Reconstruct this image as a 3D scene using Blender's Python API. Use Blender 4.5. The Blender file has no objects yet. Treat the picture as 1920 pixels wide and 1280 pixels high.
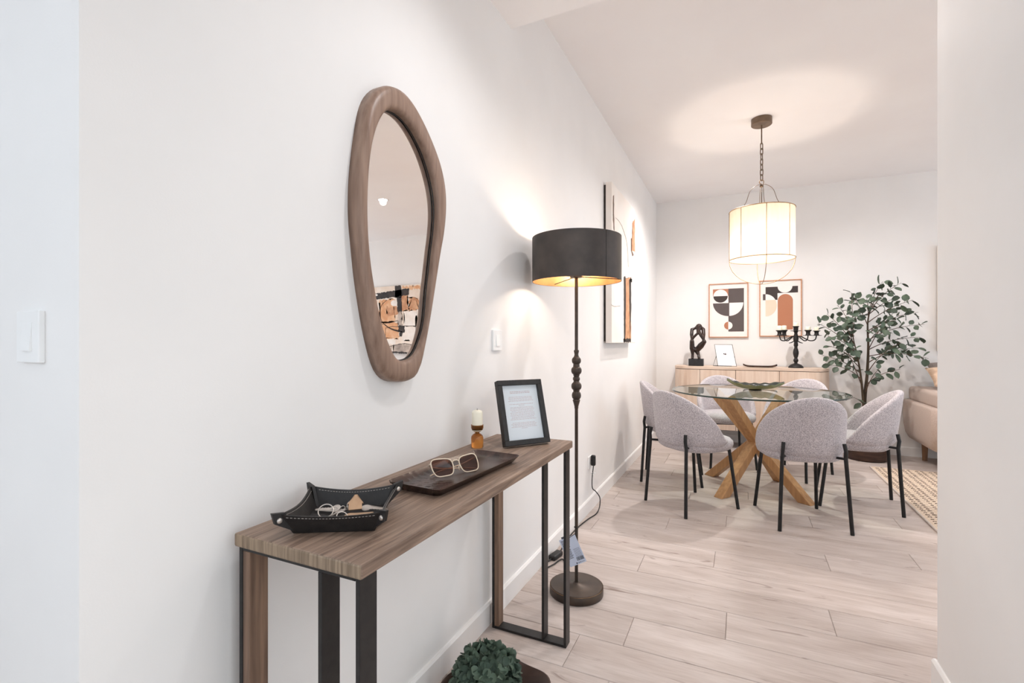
import bpy, bmesh, math, random
from mathutils import Vector, Matrix

S = bpy.context.scene
COL = S.collection
PI = math.pi
R = math.radians
V = Vector

# ------------------------------------------------------------------ camera
cam_d = bpy.data.cameras.new('camera')
cam_d.sensor_width = 36.0
cam_d.lens = 17.0
cam_d.clip_start = 0.02
cam = bpy.data.objects.new('camera', cam_d)
COL.objects.link(cam)
cam.location = (0, 0, 1.17)
cam.rotation_euler = (R(90), 0, R(25.32))
S.camera = cam

# ------------------------------------------------------------------ view and world
S.view_settings.view_transform = 'Standard'
S.view_settings.look = 'None'
S.view_settings.gamma = 1.0
S.view_settings.use_curve_mapping = False
S.view_settings.exposure = 1.55
S.cycles.max_bounces = 9
S.cycles.diffuse_bounces = 6
S.cycles.glossy_bounces = 4
S.cycles.transmission_bounces = 8
S.cycles.sample_clamp_indirect = 6.0
S.cycles.caustics_reflective = False
S.cycles.caustics_refractive = False

W = bpy.data.worlds.new('daylight')
S.world = W
W.use_nodes = True
W.node_tree.nodes['Background'].inputs[0].default_value = (0.90, 0.95, 1.0, 1)
W.node_tree.nodes['Background'].inputs[1].default_value = 0.70


def area(name, loc, rot, sx, sy, power, col, spread=180):
    d = bpy.data.lights.new(name, 'AREA')
    d.shape = 'RECTANGLE'
    d.size, d.size_y = sx, sy
    d.energy = power
    d.color = col
    d.spread = R(spread)
    o = bpy.data.objects.new(name, d)
    o.location = loc
    o.rotation_euler = rot
    COL.objects.link(o)
    return o


def point(name, loc, power, col, rad=0.03):
    d = bpy.data.lights.new(name, 'POINT')
    d.energy = power
    d.color = col
    d.shadow_soft_size = rad
    o = bpy.data.objects.new(name, d)
    o.location = loc
    COL.objects.link(o)
    return o


def spot(name, loc, power, col, ang=120, blend=0.8, rad=0.04, tilt=(0, 0, 0)):
    d = bpy.data.lights.new(name, 'SPOT')
    d.energy = power
    d.color = col
    d.spot_size = R(ang)
    d.spot_blend = blend
    d.shadow_soft_size = rad
    o = bpy.data.objects.new(name, d)
    o.location = loc
    o.rotation_euler = tilt
    COL.objects.link(o)
    return o


COOL = (0.62, 0.79, 1.0)
WARM = (1.0, 0.84, 0.70)
DOWN = (1.0, 0.95, 0.90)
# daylight: glazed entrance behind the camera, wide window of the living room, plus added side fill
area('entrance_daylight', (-0.9, -2.85, 1.75), (R(90), 0, 0), 2.3, 1.5, 3.6, COOL)
area('entrance_fill_light', (-2.85, -1.75, 1.65), (R(90), 0, R(-90)), 1.5, 1.6, 6.5, (0.66, 0.82, 1.0))  # added cool fill from an unseen side, meant for the right wall
area('side_fill_light', (0.80, 0.15, 1.2), (R(90), 0, R(90)), 2.0, 2.1, 1.0, (0.96, 0.98, 1.0))  # added fill through an unseen opening, brightens the left wall
area('living_daylight', (5.25, 4.15, 1.3), (R(90), 0, R(90)), 3.0, 2.2, 14, COOL)
# recessed downlights, with added fill spots in the living room
DOWNLIGHTS_HALL = [(-0.2, 1.28, 9.2), (-0.25, -0.75, 4)]
DOWN_AND_FILL_LIVING = [(1.865, 4.505, 14), (1.95, 2.9, 4), (3.7, 4.55, 6), (3.7, 2.9, 5), (-0.1, 4.85, 48), (1.15, 5.2, 8), (0.25, 3.1, 22)]  # first one shows in the mirror; last entries are added fill
for x, y, w_ in DOWNLIGHTS_HALL:
    spot('hall_downlight', (x, y, 2.57), w_, (0.98, 0.98, 1.0), 128, 1.0, 0.04, (0, R(16), 0))
for x, y, w_ in DOWN_AND_FILL_LIVING:
    spot('living_downlight_and_fill', (x, y, 2.855), w_, (1.0, 0.955, 0.935), 150, 0.9)
point('pendant_light', (0.145, 4.19, 1.865), 12.5, WARM, 0.04)
point('floor_lamp_light', (-0.693, 2.167, 1.56), 5.6, WARM, 0.035)

# ------------------------------------------------------------------ materials


def lin(c):
    out = []
    for v in c[:3]:
        v = v / 255.0
        out.append(v / 12.92 if v <= 0.04045 else ((v + 0.055) / 1.055) ** 2.4)
    return (*out, 1.0)


def mat(name, c1, c2=None, scale=8.0, stretch=(1, 1, 1), rough=0.5, metal=0.0, bump=0.0, bscale=None,
        coords='Object', detail=4.0, pos=(0.35, 0.65), spec=0.5, rand=0.0, sheen=0.0, trans=0.0, ior=1.45, distort=0.0):
    m = bpy.data.materials.new(name)
    m.use_nodes = True
    nt = m.node_tree
    b = nt.nodes['Principled BSDF']
    L = nt.links.new
    tc = nt.nodes.new('ShaderNodeTexCoord')
    mp = nt.nodes.new('ShaderNodeMapping')
    mp.inputs['Scale'].default_value = stretch
    if coords == 'Position':
        g = nt.nodes.new('ShaderNodeNewGeometry')
        src = g.outputs['Position']
    else:
        src = tc.outputs[coords]
    oi = None
    if rand > 0:
        oi = nt.nodes.new('ShaderNodeObjectInfo')
        ad = nt.nodes.new('ShaderNodeVectorMath')
        ad.operation = 'MULTIPLY_ADD'
        ad.inputs[1].default_value = (1, 1, 1)
        sc = nt.nodes.new('ShaderNodeVectorMath')
        sc.operation = 'SCALE'
        sc.inputs[0].default_value = (37.0, 23.0, 11.0)
        L(oi.outputs['Random'], sc.inputs['Scale'])
        L(src, ad.inputs[0])
        L(sc.outputs[0], ad.inputs[2])
        src = ad.outputs[0]
    L(src, mp.inputs['Vector'])
    n = nt.nodes.new('ShaderNodeTexNoise')
    n.inputs['Scale'].default_value = scale
    n.inputs['Detail'].default_value = detail
    n.inputs['Distortion'].default_value = distort
    L(mp.outputs[0], n.inputs['Vector'])
    r = nt.nodes.new('ShaderNodeValToRGB')
    r.color_ramp.elements[0].position = pos[0]
    r.color_ramp.elements[1].position = pos[1]
    r.color_ramp.elements[0].color = lin(c1)
    r.color_ramp.elements[1].color = lin(c2 or c1)
    L(n.outputs['Fac'], r.inputs[0])
    colour = r.outputs[0]
    if rand > 0:
        hs = nt.nodes.new('ShaderNodeHueSaturation')
        mr = nt.nodes.new('ShaderNodeMapRange')
        mr.inputs[3].default_value = 1.0 - rand
        mr.inputs[4].default_value = 1.0 + rand
        L(oi.outputs['Random'], mr.inputs[0])
        L(mr.outputs[0], hs.inputs['Value'])
        L(colour, hs.inputs['Color'])
        colour = hs.outputs[0]
    L(colour, b.inputs['Base Color'])
    b.inputs['Roughness'].default_value = rough
    b.inputs['Metallic'].default_value = metal
    b.inputs['Specular IOR Level'].default_value = spec
    b.inputs['IOR'].default_value = ior
    if trans:
        b.inputs['Transmission Weight'].default_value = trans
    if sheen:
        b.inputs['Sheen Weight'].default_value = sheen
    if bump:
        bn = nt.nodes.new('ShaderNodeBump')
        bn.inputs['Strength'].default_value = bump
        bn.inputs['Distance'].default_value = 0.002
        n2 = n
        if bscale:
            n2 = nt.nodes.new('ShaderNodeTexNoise')
            n2.inputs['Scale'].default_value = bscale
            n2.inputs['Detail'].default_value = 3
            L(mp.outputs[0], n2.inputs['Vector'])
        L(n2.outputs['Fac'], bn.inputs['Height'])
        L(bn.outputs[0], b.inputs['Normal'])
    return m


def emit_mat(name, col, strength):
    m = bpy.data.materials.new(name)
    m.use_nodes = True
    nt = m.node_tree
    b = nt.nodes['Principled BSDF']
    b.inputs['Base Color'].default_value = (*col, 1)
    b.inputs['Emission Color'].default_value = (*col, 1)
    b.inputs['Emission Strength'].default_value = strength
    return m


def glass_mat(name, col, rough=0.0, alpha=0.25, refl=0.05, frag=True):
    """thin pane: tinted transparency plus Fresnel reflection"""
    m = bpy.data.materials.new(name)
    m.use_nodes = True
    nt = m.node_tree
    nt.nodes.clear()
    L = nt.links.new
    out = nt.nodes.new('ShaderNodeOutputMaterial')
    t = nt.nodes.new('ShaderNodeBsdfTransparent')
    t.inputs[0].default_value = (*col, 1)
    g = nt.nodes.new('ShaderNodeBsdfGlossy')
    g.inputs['Roughness'].default_value = rough
    fr = nt.nodes.new('ShaderNodeFresnel')
    fr.inputs[0].default_value = 1.5
    mx = nt.nodes.new('ShaderNodeMixShader')
    ge = nt.nodes.new('ShaderNodeNewGeometry')
    iv = nt.nodes.new('ShaderNodeMath')
    iv.operation = 'SUBTRACT'
    iv.inputs[0].default_value = 1.0
    L(ge.outputs['Backfacing'], iv.inputs[1])
    mu = nt.nodes.new('ShaderNodeMath')
    mu.operation = 'MULTIPLY'
    L(fr.outputs[0], mu.inputs[0])
    L(iv.outputs[0], mu.inputs[1])
    L(mu.outputs[0], mx.inputs[0])
    L(t.outputs[0], mx.inputs[1])
    L(g.outputs[0], mx.inputs[2])
    L(mx.outputs[0], out.inputs[0])
    return m


M = {}
M['wall'] = mat('wall_paint', (236, 234, 232), (239, 237, 235), 3, rough=0.62, bump=0.06, bscale=260, spec=0.25, coords='Position')
M['ceil'] = mat('ceiling_paint', (241, 238, 238), (243, 241, 241), 2, rough=0.8, bump=0.03, bscale=200, spec=0.2, coords='Position')
M['trim'] = mat('trim_paint', (238, 236, 234), (241, 239, 237), 4, rough=0.4, bump=0.02, spec=0.4)
M['plastic_white'] = mat('white_plastic', (238, 238, 237), (242, 242, 241), 5, rough=0.35)
M['joint'] = mat('plank_joint', (140, 118, 104), (122, 102, 90), 6, rough=0.8)


def plank_material():
    m = mat('oak_plank', (206, 195, 189), (180, 166, 158), 2.0, (1.0, 6.0, 1.0), rough=0.42, bump=0.05, coords='Position',
            rand=0.045, detail=7, pos=(0.34, 0.74), spec=0.35, distort=0.6)
    nt = m.node_tree
    L = nt.links.new
    b = nt.nodes['Principled BSDF']
    mp = [n for n in nt.nodes if n.type == 'MAPPING'][0]
    # fine fibres
    mp2 = nt.nodes.new('ShaderNodeMapping')
    mp2.inputs['Scale'].default_value = (5.0, 60.0, 1.0)
    L(mp.inputs['Vector'].links[0].from_socket, mp2.inputs['Vector'])
    n2 = nt.nodes.new('ShaderNodeTexNoise')
    n2.inputs['Scale'].default_value = 2.0
    n2.inputs['Detail'].default_value = 5
    L(mp2.outputs[0], n2.inputs['Vector'])
    r2 = nt.nodes.new('ShaderNodeValToRGB')
    r2.color_ramp.elements[0].position = 0.3
    r2.color_ramp.elements[0].color = (0.88, 0.86, 0.85, 1)
    r2.color_ramp.elements[1].position = 0.62
    r2.color_ramp.elements[1].color = (1, 1, 1, 1)
    L(n2.outputs['Fac'], r2.inputs[0])
    # rare dark knots and streaks
    mp3 = nt.nodes.new('ShaderNodeMapping')
    mp3.inputs['Scale'].default_value = (2.4, 11.0, 1.0)
    L(mp.inputs['Vector'].links[0].from_socket, mp3.inputs['Vector'])
    n3 = nt.nodes.new('ShaderNodeTexNoise')
    n3.inputs['Scale'].default_value = 1.6
    n3.inputs['Detail'].default_value = 3
    n3.inputs['Distortion'].default_value = 1.4
    L(mp3.outputs[0], n3.inputs['Vector'])
    r3 = nt.nodes.new('ShaderNodeValToRGB')
    r3.color_ramp.elements[0].position = 0.63
    r3.color_ramp.elements[0].color = (1, 1, 1, 1)
    r3.color_ramp.elements[1].position = 0.76
    r3.color_ramp.elements[1].color = (0.52, 0.46, 0.43, 1)
    L(n3.outputs['Fac'], r3.inputs[0])
    src = b.inputs['Base Color'].links[0].from_socket
    a = nt.nodes.new('ShaderNodeMix')
    a.data_type = 'RGBA'
    a.blend_type = 'MULTIPLY'
    a.inputs[0].default_value = 1.0
    L(src, a.inputs[6])
    L(r2.outputs[0], a.inputs[7])
    c = nt.nodes.new('ShaderNodeMix')
    c.data_type = 'RGBA'
    c.blend_type = 'MULTIPLY'
    c.inputs[0].default_value = 1.0
    L(a.outputs[2], c.inputs[6])
    L(r3.outputs[0], c.inputs[7])
    L(c.outputs[2], b.inputs['Base Color'])
    return m


M['plank'] = plank_material()
M['walnut'] = mat('mirror_walnut', (158, 131, 114), (122, 96, 81), 5, (14, 14, 1.0), rough=0.42, bump=0.12, coords='Object', detail=6, pos=(0.3, 0.75))
M['console_wood'] = mat('weathered_oak', (158, 134, 116), (94, 75, 64), 3.0, (30, 1.6, 30), rough=0.5, bump=0.25, detail=9, pos=(0.3, 0.72), distort=0.9)
M['console_leg'] = mat('weathered_oak_leg', (140, 112, 92), (88, 68, 56), 4.5, (16, 16, 1.0), rough=0.55, bump=0.25, detail=8, pos=(0.28, 0.72), distort=0.4)
M['console_end'] = mat('weathered_oak_end', (160, 139, 116), (112, 94, 76), 6, (30, 1.0, 1.5), rough=0.55, bump=0.25, detail=6, pos=(0.3, 0.7))
M['black_metal'] = mat('black_powder_metal', (38, 36, 36), (46, 44, 43), 40, rough=0.42, metal=0.3, bump=0.05, bscale=300)
M['bronze'] = mat('aged_bronze', (66, 58, 53), (84, 72, 63), 14, rough=0.42, metal=0.55, bump=0.08, detail=5)
M['bronze_edge'] = mat('worn_bronze_edge', (120, 92, 66), (86, 68, 54), 30, rough=0.4, metal=0.7)
M['shade_metal'] = mat('dark_shade_metal', (62, 57, 55), (86, 78, 73), 9, rough=0.55, metal=0.35, detail=6, pos=(0.3, 0.7))
M['gold'] = mat('gold_lining', (226, 176, 120), (206, 150, 98), 12, rough=0.4, metal=0.6)
M['brass'] = mat('brass_wire', (150, 118, 82), (176, 140, 98), 20, rough=0.4, metal=0.7)
M['pendant_bronze'] = mat('pendant_bronze', (110, 92, 76), (126, 106, 88), 18, rough=0.45, metal=0.5)
M['leather'] = mat('black_leather', (30, 28, 28), (40, 37, 36), 60, rough=0.48, bump=0.25, bscale=420)
M['suede'] = mat('tray_lining', (36, 34, 34), (44, 41, 40), 40, rough=0.8, bump=0.1, bscale=300)
M['thread'] = mat('grey_thread', (176, 168, 160), (150, 142, 136), 50, rough=0.7)
M['steel'] = mat('nickel', (214, 206, 198), (190, 180, 172), 30, rough=0.35, metal=0.7)
M['key_brass'] = mat('pale_brass', (206, 172, 140), (186, 152, 122), 30, rough=0.35, metal=0.6)
M['dark_wood'] = mat('dark_carved_wood', (78, 56, 48), (48, 35, 31), 4, (10, 1.0, 10), rough=0.27, bump=0.2, detail=6)
M['bowl_wood'] = mat('dark_root_wood', (74, 52, 42), (40, 27, 22), 5, (1, 4, 1), rough=0.38, bump=0.4, detail=6)
M['cream_plastic'] = mat('cream_acetate', (232, 214, 192), (222, 202, 178), 20, rough=0.25)
M['amber'] = mat('amber_glass', (232, 158, 84), (226, 148, 72), 4, rough=0.03, trans=0.92, ior=1.35)
M['wax'] = mat('candle_wax', (246, 240, 222), (240, 232, 210), 12, rough=0.5, bump=0.03)
M['wick'] = mat('candle_wick', (90, 84, 78), (60, 56, 52), 40, rough=0.8)
M['frame_black'] = mat('black_stained_wood', (36, 34, 34), (46, 44, 43), 6, (20, 20, 1), rough=0.5, bump=0.1)
M['paper'] = mat('white_paper', (238, 240, 245), (242, 243, 247), 6, rough=0.7)
M['print_red'] = mat('printed_text', (222, 196, 194), (208, 188, 188), 60, rough=0.7)
M['print_dark'] = mat('printed_ink', (70, 72, 80), (86, 88, 96), 60, rough=0.7)
M['tag_card'] = mat('tag_card', (196, 206, 226), (204, 212, 230), 10, rough=0.5)
M['cable'] = mat('black_cable', (26, 25, 25), (34, 33, 33), 40, rough=0.5)
M['fabric'] = mat('boucle_grey', (206, 200, 203), (150, 144, 149), 190, rough=0.95, bump=0.5, bscale=260, detail=2, pos=(0.36, 0.66), sheen=0.25, spec=0.15)
M['piping'] = mat('boucle_edge', (214, 202, 192), (186, 174, 166), 150, rough=0.95, sheen=0.25, spec=0.15)
M['chair_metal'] = mat('black_chair_metal', (30, 30, 31), (38, 38, 39), 30, rough=0.4, metal=0.3)
M['oak'] = mat('golden_oak', (196, 150, 104), (160, 116, 78), 3.5, (12, 12, 1.0), rough=0.45, bump=0.12, detail=7, pos=(0.3, 0.75))
M['oak_dark'] = mat('brown_sofa_leg', (150, 114, 84), (120, 90, 66), 4, (12, 12, 1), rough=0.5, bump=0.1)
M['side_wood'] = mat('bleached_wood', (228, 209, 192), (208, 182, 162), 3.0, (9, 1, 0.6), rough=0.5, bump=0.1, detail=6, pos=(0.3, 0.7))
M['side_top'] = mat('bleached_top', (222, 202, 185), (203, 177, 157), 3.0, (0.8, 10, 1), rough=0.5, bump=0.08, detail=6, pos=(0.3, 0.7))
M['side_gap'] = mat('door_gap', (96, 74, 62), (82, 64, 54), 20, rough=0.8)
M['bronze_statue'] = mat('dark_statue', (60, 42, 34), (32, 24, 22), 22, rough=0.32, bump=0.25, bscale=80)
M['stone_black'] = mat('black_stone', (30, 30, 32), (40, 40, 42), 30, rough=0.35)
M['iron'] = mat('black_iron', (34, 32, 32), (44, 41, 40), 40, rough=0.5, metal=0.3, bump=0.15, bscale=120)
M['green_glaze'] = mat('green_leaf_glaze', (176, 176, 136), (144, 150, 110), 8, (1, 3, 1), rough=0.2, bump=0.12, detail=5)
M['green_dark'] = mat('dark_leaf_underside', (44, 50, 42), (30, 34, 30), 10, rough=0.3)
M['leaf'] = mat('eucalyptus_leaf', (86, 100, 82), (58, 72, 60), 12, rough=0.5, rand=0.35, spec=0.4)
M['leaf_dark'] = mat('foliage_dark_green', (104, 120, 103), (68, 84, 72), 10, rough=0.55, rand=0.3, spec=0.35)
M['bark'] = mat('brown_bark', (86, 72, 56), (56, 46, 36), 14, (3, 3, 0.6), rough=0.8, bump=0.5)
M['twig'] = mat('reddish_twig', (104, 78, 64), (80, 60, 50), 20, rough=0.7)
M['pot'] = mat('brown_pot', (78, 54, 42), (56, 38, 30), 8, (1, 1, 5), rough=0.5, bump=0.2)
M['soil'] = mat('dark_soil', (48, 40, 34), (30, 25, 22), 40, rough=0.95, bump=0.8)
M['sofa'] = mat('sofa_fabric', (192, 174, 163), (176, 159, 149), 160, rough=0.95, bump=0.25, bscale=320, sheen=0.15, spec=0.1)
M['cushion_tan'] = mat('cushion_tan', (222, 194, 170), (206, 178, 154), 140, rough=0.95, bump=0.3, bscale=250, spec=0.1)
M['cushion_grey'] = mat('cushion_grey', (150, 140, 134), (134, 125, 120), 140, rough=0.95, bump=0.3, bscale=250, spec=0.1)
M['rug'] = mat('cream_wool', (226, 208, 188), (206, 186, 166), 90, (1, 3, 1), rough=0.95, bump=0.8, bscale=140, spec=0.1)
M['rug_dash'] = mat('dark_wool', (94, 76, 68), (70, 56, 50), 90, rough=0.95, spec=0.1)
M['canvas'] = mat('painted_canvas', (240, 228, 216), (222, 198, 176), 5, (1, 1, 1), rough=0.75, bump=0.15, bscale=160, detail=7, pos=(0.42, 0.8))
M['canvas_white'] = mat('white_canvas', (241, 236, 231), (236, 224, 214), 3, rough=0.75, bump=0.12, bscale=160, detail=6, pos=(0.4, 0.75))
M['paint_black'] = mat('black_paint', (38, 32, 30), (60, 50, 46), 14, rough=0.6, bump=0.3, detail=6)
M['paint_brown'] = mat('brown_paint', (186, 130, 92), (214, 166, 128), 16, rough=0.6, bump=0.3, detail=6)
M['paint_dkbrown'] = mat('umber_paint', (92, 70, 58), (126, 96, 78), 16, rough=0.6, bump=0.3, detail=6)
M['paint_orange'] = mat('orange_paint', (216, 156, 110), (230, 186, 148), 10, rough=0.6, bump=0.3, detail=7)
M['paint_grey'] = mat('grey_paint', (150, 138, 130), (206, 190, 178), 12, rough=0.6, bump=0.3, detail=7)
M['paint_white'] = mat('white_paint', (244, 238, 232), (236, 226, 216), 10, rough=0.6, bump=0.3)
M['poster_white'] = mat('poster_ground', (243, 236, 231), (240, 232, 226), 4, rough=0.7)
M['ink_grey'] = mat('poster_charcoal', (88, 78, 76), (92, 82, 80), 6, rough=0.7)
M['ink_black'] = mat('poster_black', (62, 53, 50), (66, 57, 54), 6, rough=0.7)
M['ink_brown'] = mat('poster_terracotta', (178, 118, 88), (182, 122, 92), 6, rough=0.7)
M['ink_peach'] = mat('poster_peach', (243, 206, 182), (245, 210, 188), 6, rough=0.7)
M['frame_oak'] = mat('thin_oak_frame', (206, 150, 112), (186, 130, 94), 10, (1, 1, 12), rough=0.5)
M['glass_top'] = glass_mat('tinted_table_glass', (0.84, 0.89, 0.86))
M['glass_edge'] = mat('green_glass_edge', (52, 70, 64), (44, 60, 56), 8, rough=0.1)
M['clear'] = glass_mat('clear_glass', (0.97, 0.98, 0.98))
M['lens'] = glass_mat('brown_lens', (0.52, 0.38, 0.34))
M['bulb'] = emit_mat('lit_bulb', (1.0, 0.86, 0.68), 14)
M['downlight'] = emit_mat('lit_downlight', (1.0, 0.93, 0.84), 22)

mm = bpy.data.materials.new('mirror_silver')
mm.use_nodes = True
_b = mm.node_tree.nodes['Principled BSDF']
_n = mm.node_tree.nodes.new('ShaderNodeTexNoise')
_n.inputs['Scale'].default_value = 2
_r = mm.node_tree.nodes.new('ShaderNodeValToRGB')
_r.color_ramp.elements[0].color = (0.97, 0.92, 0.875, 1)
_r.color_ramp.elements[1].color = (0.975, 0.925, 0.88, 1)
mm.node_tree.links.new(_n.outputs['Fac'], _r.inputs[0])
mm.node_tree.links.new(_r.outputs[0], _b.inputs['Base Color'])
_b.inputs['Metallic'].default_value = 1.0
_b.inputs['Roughness'].default_value = 0.0
M['mirror'] = mm


def shade_cloth():
    m = bpy.data.materials.new('cream_shade_cloth')
    m.use_nodes = True
    nt = m.node_tree
    nt.nodes.clear()
    L = nt.links.new
    out = nt.nodes.new('ShaderNodeOutputMaterial')
    t = nt.nodes.new('ShaderNodeBsdfTranslucent')
    d = nt.nodes.new('ShaderNodeBsdfDiffuse')
    n = nt.nodes.new('ShaderNodeTexNoise')
    n.inputs['Scale'].default_value = 60
    tc = nt.nodes.new('ShaderNodeTexCoord')
    mp = nt.nodes.new('ShaderNodeMapping')
    mp.inputs['Scale'].default_value = (1, 1, 0.15)
    L(tc.outputs['Object'], mp.inputs[0])
    L(mp.outputs[0], n.inputs['Vector'])
    r = nt.nodes.new('ShaderNodeValToRGB')
    r.color_ramp.elements[0].color = (0.50, 0.43, 0.34, 1)
    r.color_ramp.elements[1].color = (0.58, 0.51, 0.42, 1)
    L(n.outputs['Fac'], r.inputs[0])
    L(r.outputs[0], t.inputs[0])
    L(r.outputs[0], d.inputs[0])
    mx = nt.nodes.new('ShaderNodeMixShader')
    mx.inputs[0].default_value = 0.45
    L(t.outputs[0], mx.inputs[1])
    L(d.outputs[0], mx.inputs[2])
    L(mx.outputs[0], out.inputs[0])
    return m


M['shade_cloth'] = shade_cloth()

# ------------------------------------------------------------------ builders
MATS = {}


def thing(name, label, cat, loc=(0, 0, 0), rotz=0.0, group=None):
    o = bpy.data.objects.new(name, None)
    o.empty_display_size = 0.05
    o.location = loc
    o.rotation_euler = (0, 0, rotz)
    COL.objects.link(o)
    o['label'] = label
    o['category'] = cat
    if group:
        o['group'] = group
    MATS[o.name] = Matrix.Translation(loc) @ Matrix.Rotation(rotz, 4, 'Z')
    return o


def tag(o, label, cat, group=None):
    o['label'] = label
    o['category'] = cat
    if group:
        o['group'] = group
    return o


def obj(name, bm, m, parent=None, world=False, smooth=False, label=None, sub=0, angle=None):
    """bmesh -> one mesh object. world=True: geometry is given in world space, brought into the parent's space."""
    me = bpy.data.meshes.new(name)
    bmesh.ops.recalc_face_normals(bm, faces=bm.faces[:])
    if smooth:
        for f in bm.faces:
            f.smooth = True
        if angle:
            for e in bm.edges:
                if len(e.link_faces) == 2 and e.calc_face_angle(0) > R(angle):
                    e.smooth = False
    bm.to_mesh(me)
    bm.free()
    for k in (m if isinstance(m, (list, tuple)) else [m]):
        me.materials.append(k)
    o = bpy.data.objects.new(name, me)
    COL.objects.link(o)
    if parent is not None:
        if world:
            me.transform(MATS[parent.name].inverted())
        o.parent = parent
        MATS[o.name] = MATS.get(parent.name, Matrix.Identity(4))
    else:
        MATS[o.name] = Matrix.Identity(4)
    if label:
        o['label'] = label
    if sub:
        s = o.modifiers.new('smooth', 'SUBSURF')
        s.levels = s.render_levels = sub
    return o


def structure(name, bm, m, parent=None):
    o = obj(name, bm, m, parent)
    o['kind'] = 'structure'
    return o


def link_copy(src, parent=None, loc=None, rot=None, scale=None):
    c = src.copy()
    COL.objects.link(c)
    if parent is not None:
        c.parent = parent
    if loc is not None:
        c.location = loc
    if rot is not None:
        c.rotation_euler = rot
    if scale is not None:
        c.scale = scale
    return c


def box(bm, x0, x1, y0, y1, z0, z1, bev=0.0, seg=1, mtx=None, mi=0):
    r = bmesh.ops.create_cube(bm, size=1.0)
    vs = r['verts']
    for v in vs:
        v.co = V(((x0 + x1) / 2 + v.co.x * (x1 - x0), (y0 + y1) / 2 + v.co.y * (y1 - y0), (z0 + z1) / 2 + v.co.z * (z1 - z0)))
    fs = set(f for v in vs for f in v.link_faces)
    if bev > 0:
        es = list(set(e for v in vs for e in v.link_edges))
        rb = bmesh.ops.bevel(bm, geom=es, offset=bev, segments=seg, profile=0.5, affect='EDGES')
        vs = list(set(v for f in rb['faces'] for v in f.verts) | set(v for v in vs if v.is_valid))
        fs = set(f for v in vs for f in v.link_faces)
    for f in fs:
        f.material_index = mi
    if mtx is not None:
        for v in vs:
            v.co = mtx @ v.co
    return vs


def loft(bm, rings, closed_ring=True, cap=True, closed_path=False, mi=0):
    rows = [[bm.verts.new(p) for p in ring] for ring in rings]
    n = len(rows[0])
    m = len(rows)
    for i in range(m if closed_path else m - 1):
        a, b = rows[i], rows[(i + 1) % m]
        for j in range(n if closed_ring else n - 1):
            k = (j + 1) % n
            try:
                f = bm.faces.new((a[j], a[k], b[k], b[j]))
                f.material_index = mi
            except ValueError:
                pass
    if cap and not closed_path and closed_ring:
        for row in (rows[0], rows[-1]):
            try:
                f = bm.faces.new(row)
                f.material_index = mi
            except ValueError:
                pass
    return rows


def tube(bm, pts, r, n=8, closed=False, cap=True, mi=0):
    pts = [V(p) for p in pts]
    m = len(pts)
    rad = r if isinstance(r, (list, tuple)) else [r] * m
    tang = []
    for i in range(m):
        if closed:
            t = pts[(i + 1) % m] - pts[i - 1]
        else:
            t = pts[min(i + 1, m - 1)] - pts[max(i - 1, 0)]
        tang.append(t.normalized())
    up = V((0, 0, 1)) if abs(tang[0].z) < 0.9 else V((1, 0, 0))
    nrm = (up - tang[0] * up.dot(tang[0])).normalized()
    rings = []
    for i in range(m):
        nrm = (nrm - tang[i] * nrm.dot(tang[i]))
        nrm = nrm.normalized() if nrm.length > 1e-6 else tang[i].orthogonal().normalized()
        bi = tang[i].cross(nrm)
        rings.append([pts[i] + (nrm * math.cos(2 * PI * k / n) + bi * math.sin(2 * PI * k / n)) * rad[i] for k in range(n)])
    loft(bm, rings, True, cap, closed, mi)


def lathe(bm, prof, n=32, c=(0, 0, 0), mi=0, axis_mtx=None):
    """prof: list of (r, z); r==0 collapses to a pole"""
    rows = []
    for r, z in prof:
        if r < 1e-6:
            rows.append([bm.verts.new((c[0], c[1], c[2] + z))])
        else:
            rows.append([bm.verts.new((c[0] + r * math.cos(2 * PI * k / n), c[1] + r * math.sin(2 * PI * k / n), c[2] + z)) for k in range(n)])
    for a, b in zip(rows[:-1], rows[1:]):
        for k in range(n):
            l = (k + 1) % n
            if len(a) == 1 and len(b) == 1:
                continue
            if len(a) == 1:
                f = bm.faces.new((a[0], b[l], b[k]))
            elif len(b) == 1:
                f = bm.faces.new((a[k], a[l], b[0]))
            else:
                f = bm.faces.new((a[k], a[l], b[l], b[k]))
            f.material_index = mi
    if axis_mtx is not None:
        for row in rows:
            for v in row:
                v.co = axis_mtx @ v.co
    return rows


def prism(bm, outline, z0, z1, mtx=None, mi=0):
    a = [bm.verts.new((x, y, z0)) for x, y in outline]
    b = [bm.verts.new((x, y, z1)) for x, y in outline]
    n = len(a)
    fs = [bm.faces.new(a[::-1]), bm.faces.new(b)]
    for i in range(n):
        j = (i + 1) % n
        fs.append(bm.faces.new((a[i], a[j], b[j], b[i])))
    for f in fs:
        f.material_index = mi
    bmesh.ops.triangulate(bm, faces=[f for f in fs[:2]])
    if mtx is not None:
        for v in a + b:
            v.co = mtx @ v.co


def bezier(p0, p1, p2, n):
    p0, p1, p2 = V(p0), V(p1), V(p2)
    return [p0 * (1 - t) ** 2 + p1 * 2 * t * (1 - t) + p2 * t * t for t in [i / n for i in range(n + 1)]]


def catmull(pts, n=8, closed=False):
    pts = [V(p) for p in pts]
    out = []
    m = len(pts)
    rng = m if closed else m - 1
    for i in range(rng):
        p0 = pts[(i - 1) % m] if closed or i > 0 else pts[0]
        p1 = pts[i]
        p2 = pts[(i + 1) % m]
        p3 = pts[(i + 2) % m] if closed or i + 2 < m else pts[-1]
        for k in range(n):
            t = k / n
            out.append(0.5 * ((2 * p1) + (p2 - p0) * t + (2 * p0 - 5 * p1 + 4 * p2 - p3) * t * t + (3 * p1 - p0 - 3 * p2 + p3) * t ** 3))
    if not closed:
        out.append(pts[-1])
    return out


def B():
    return bmesh.new()


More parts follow.
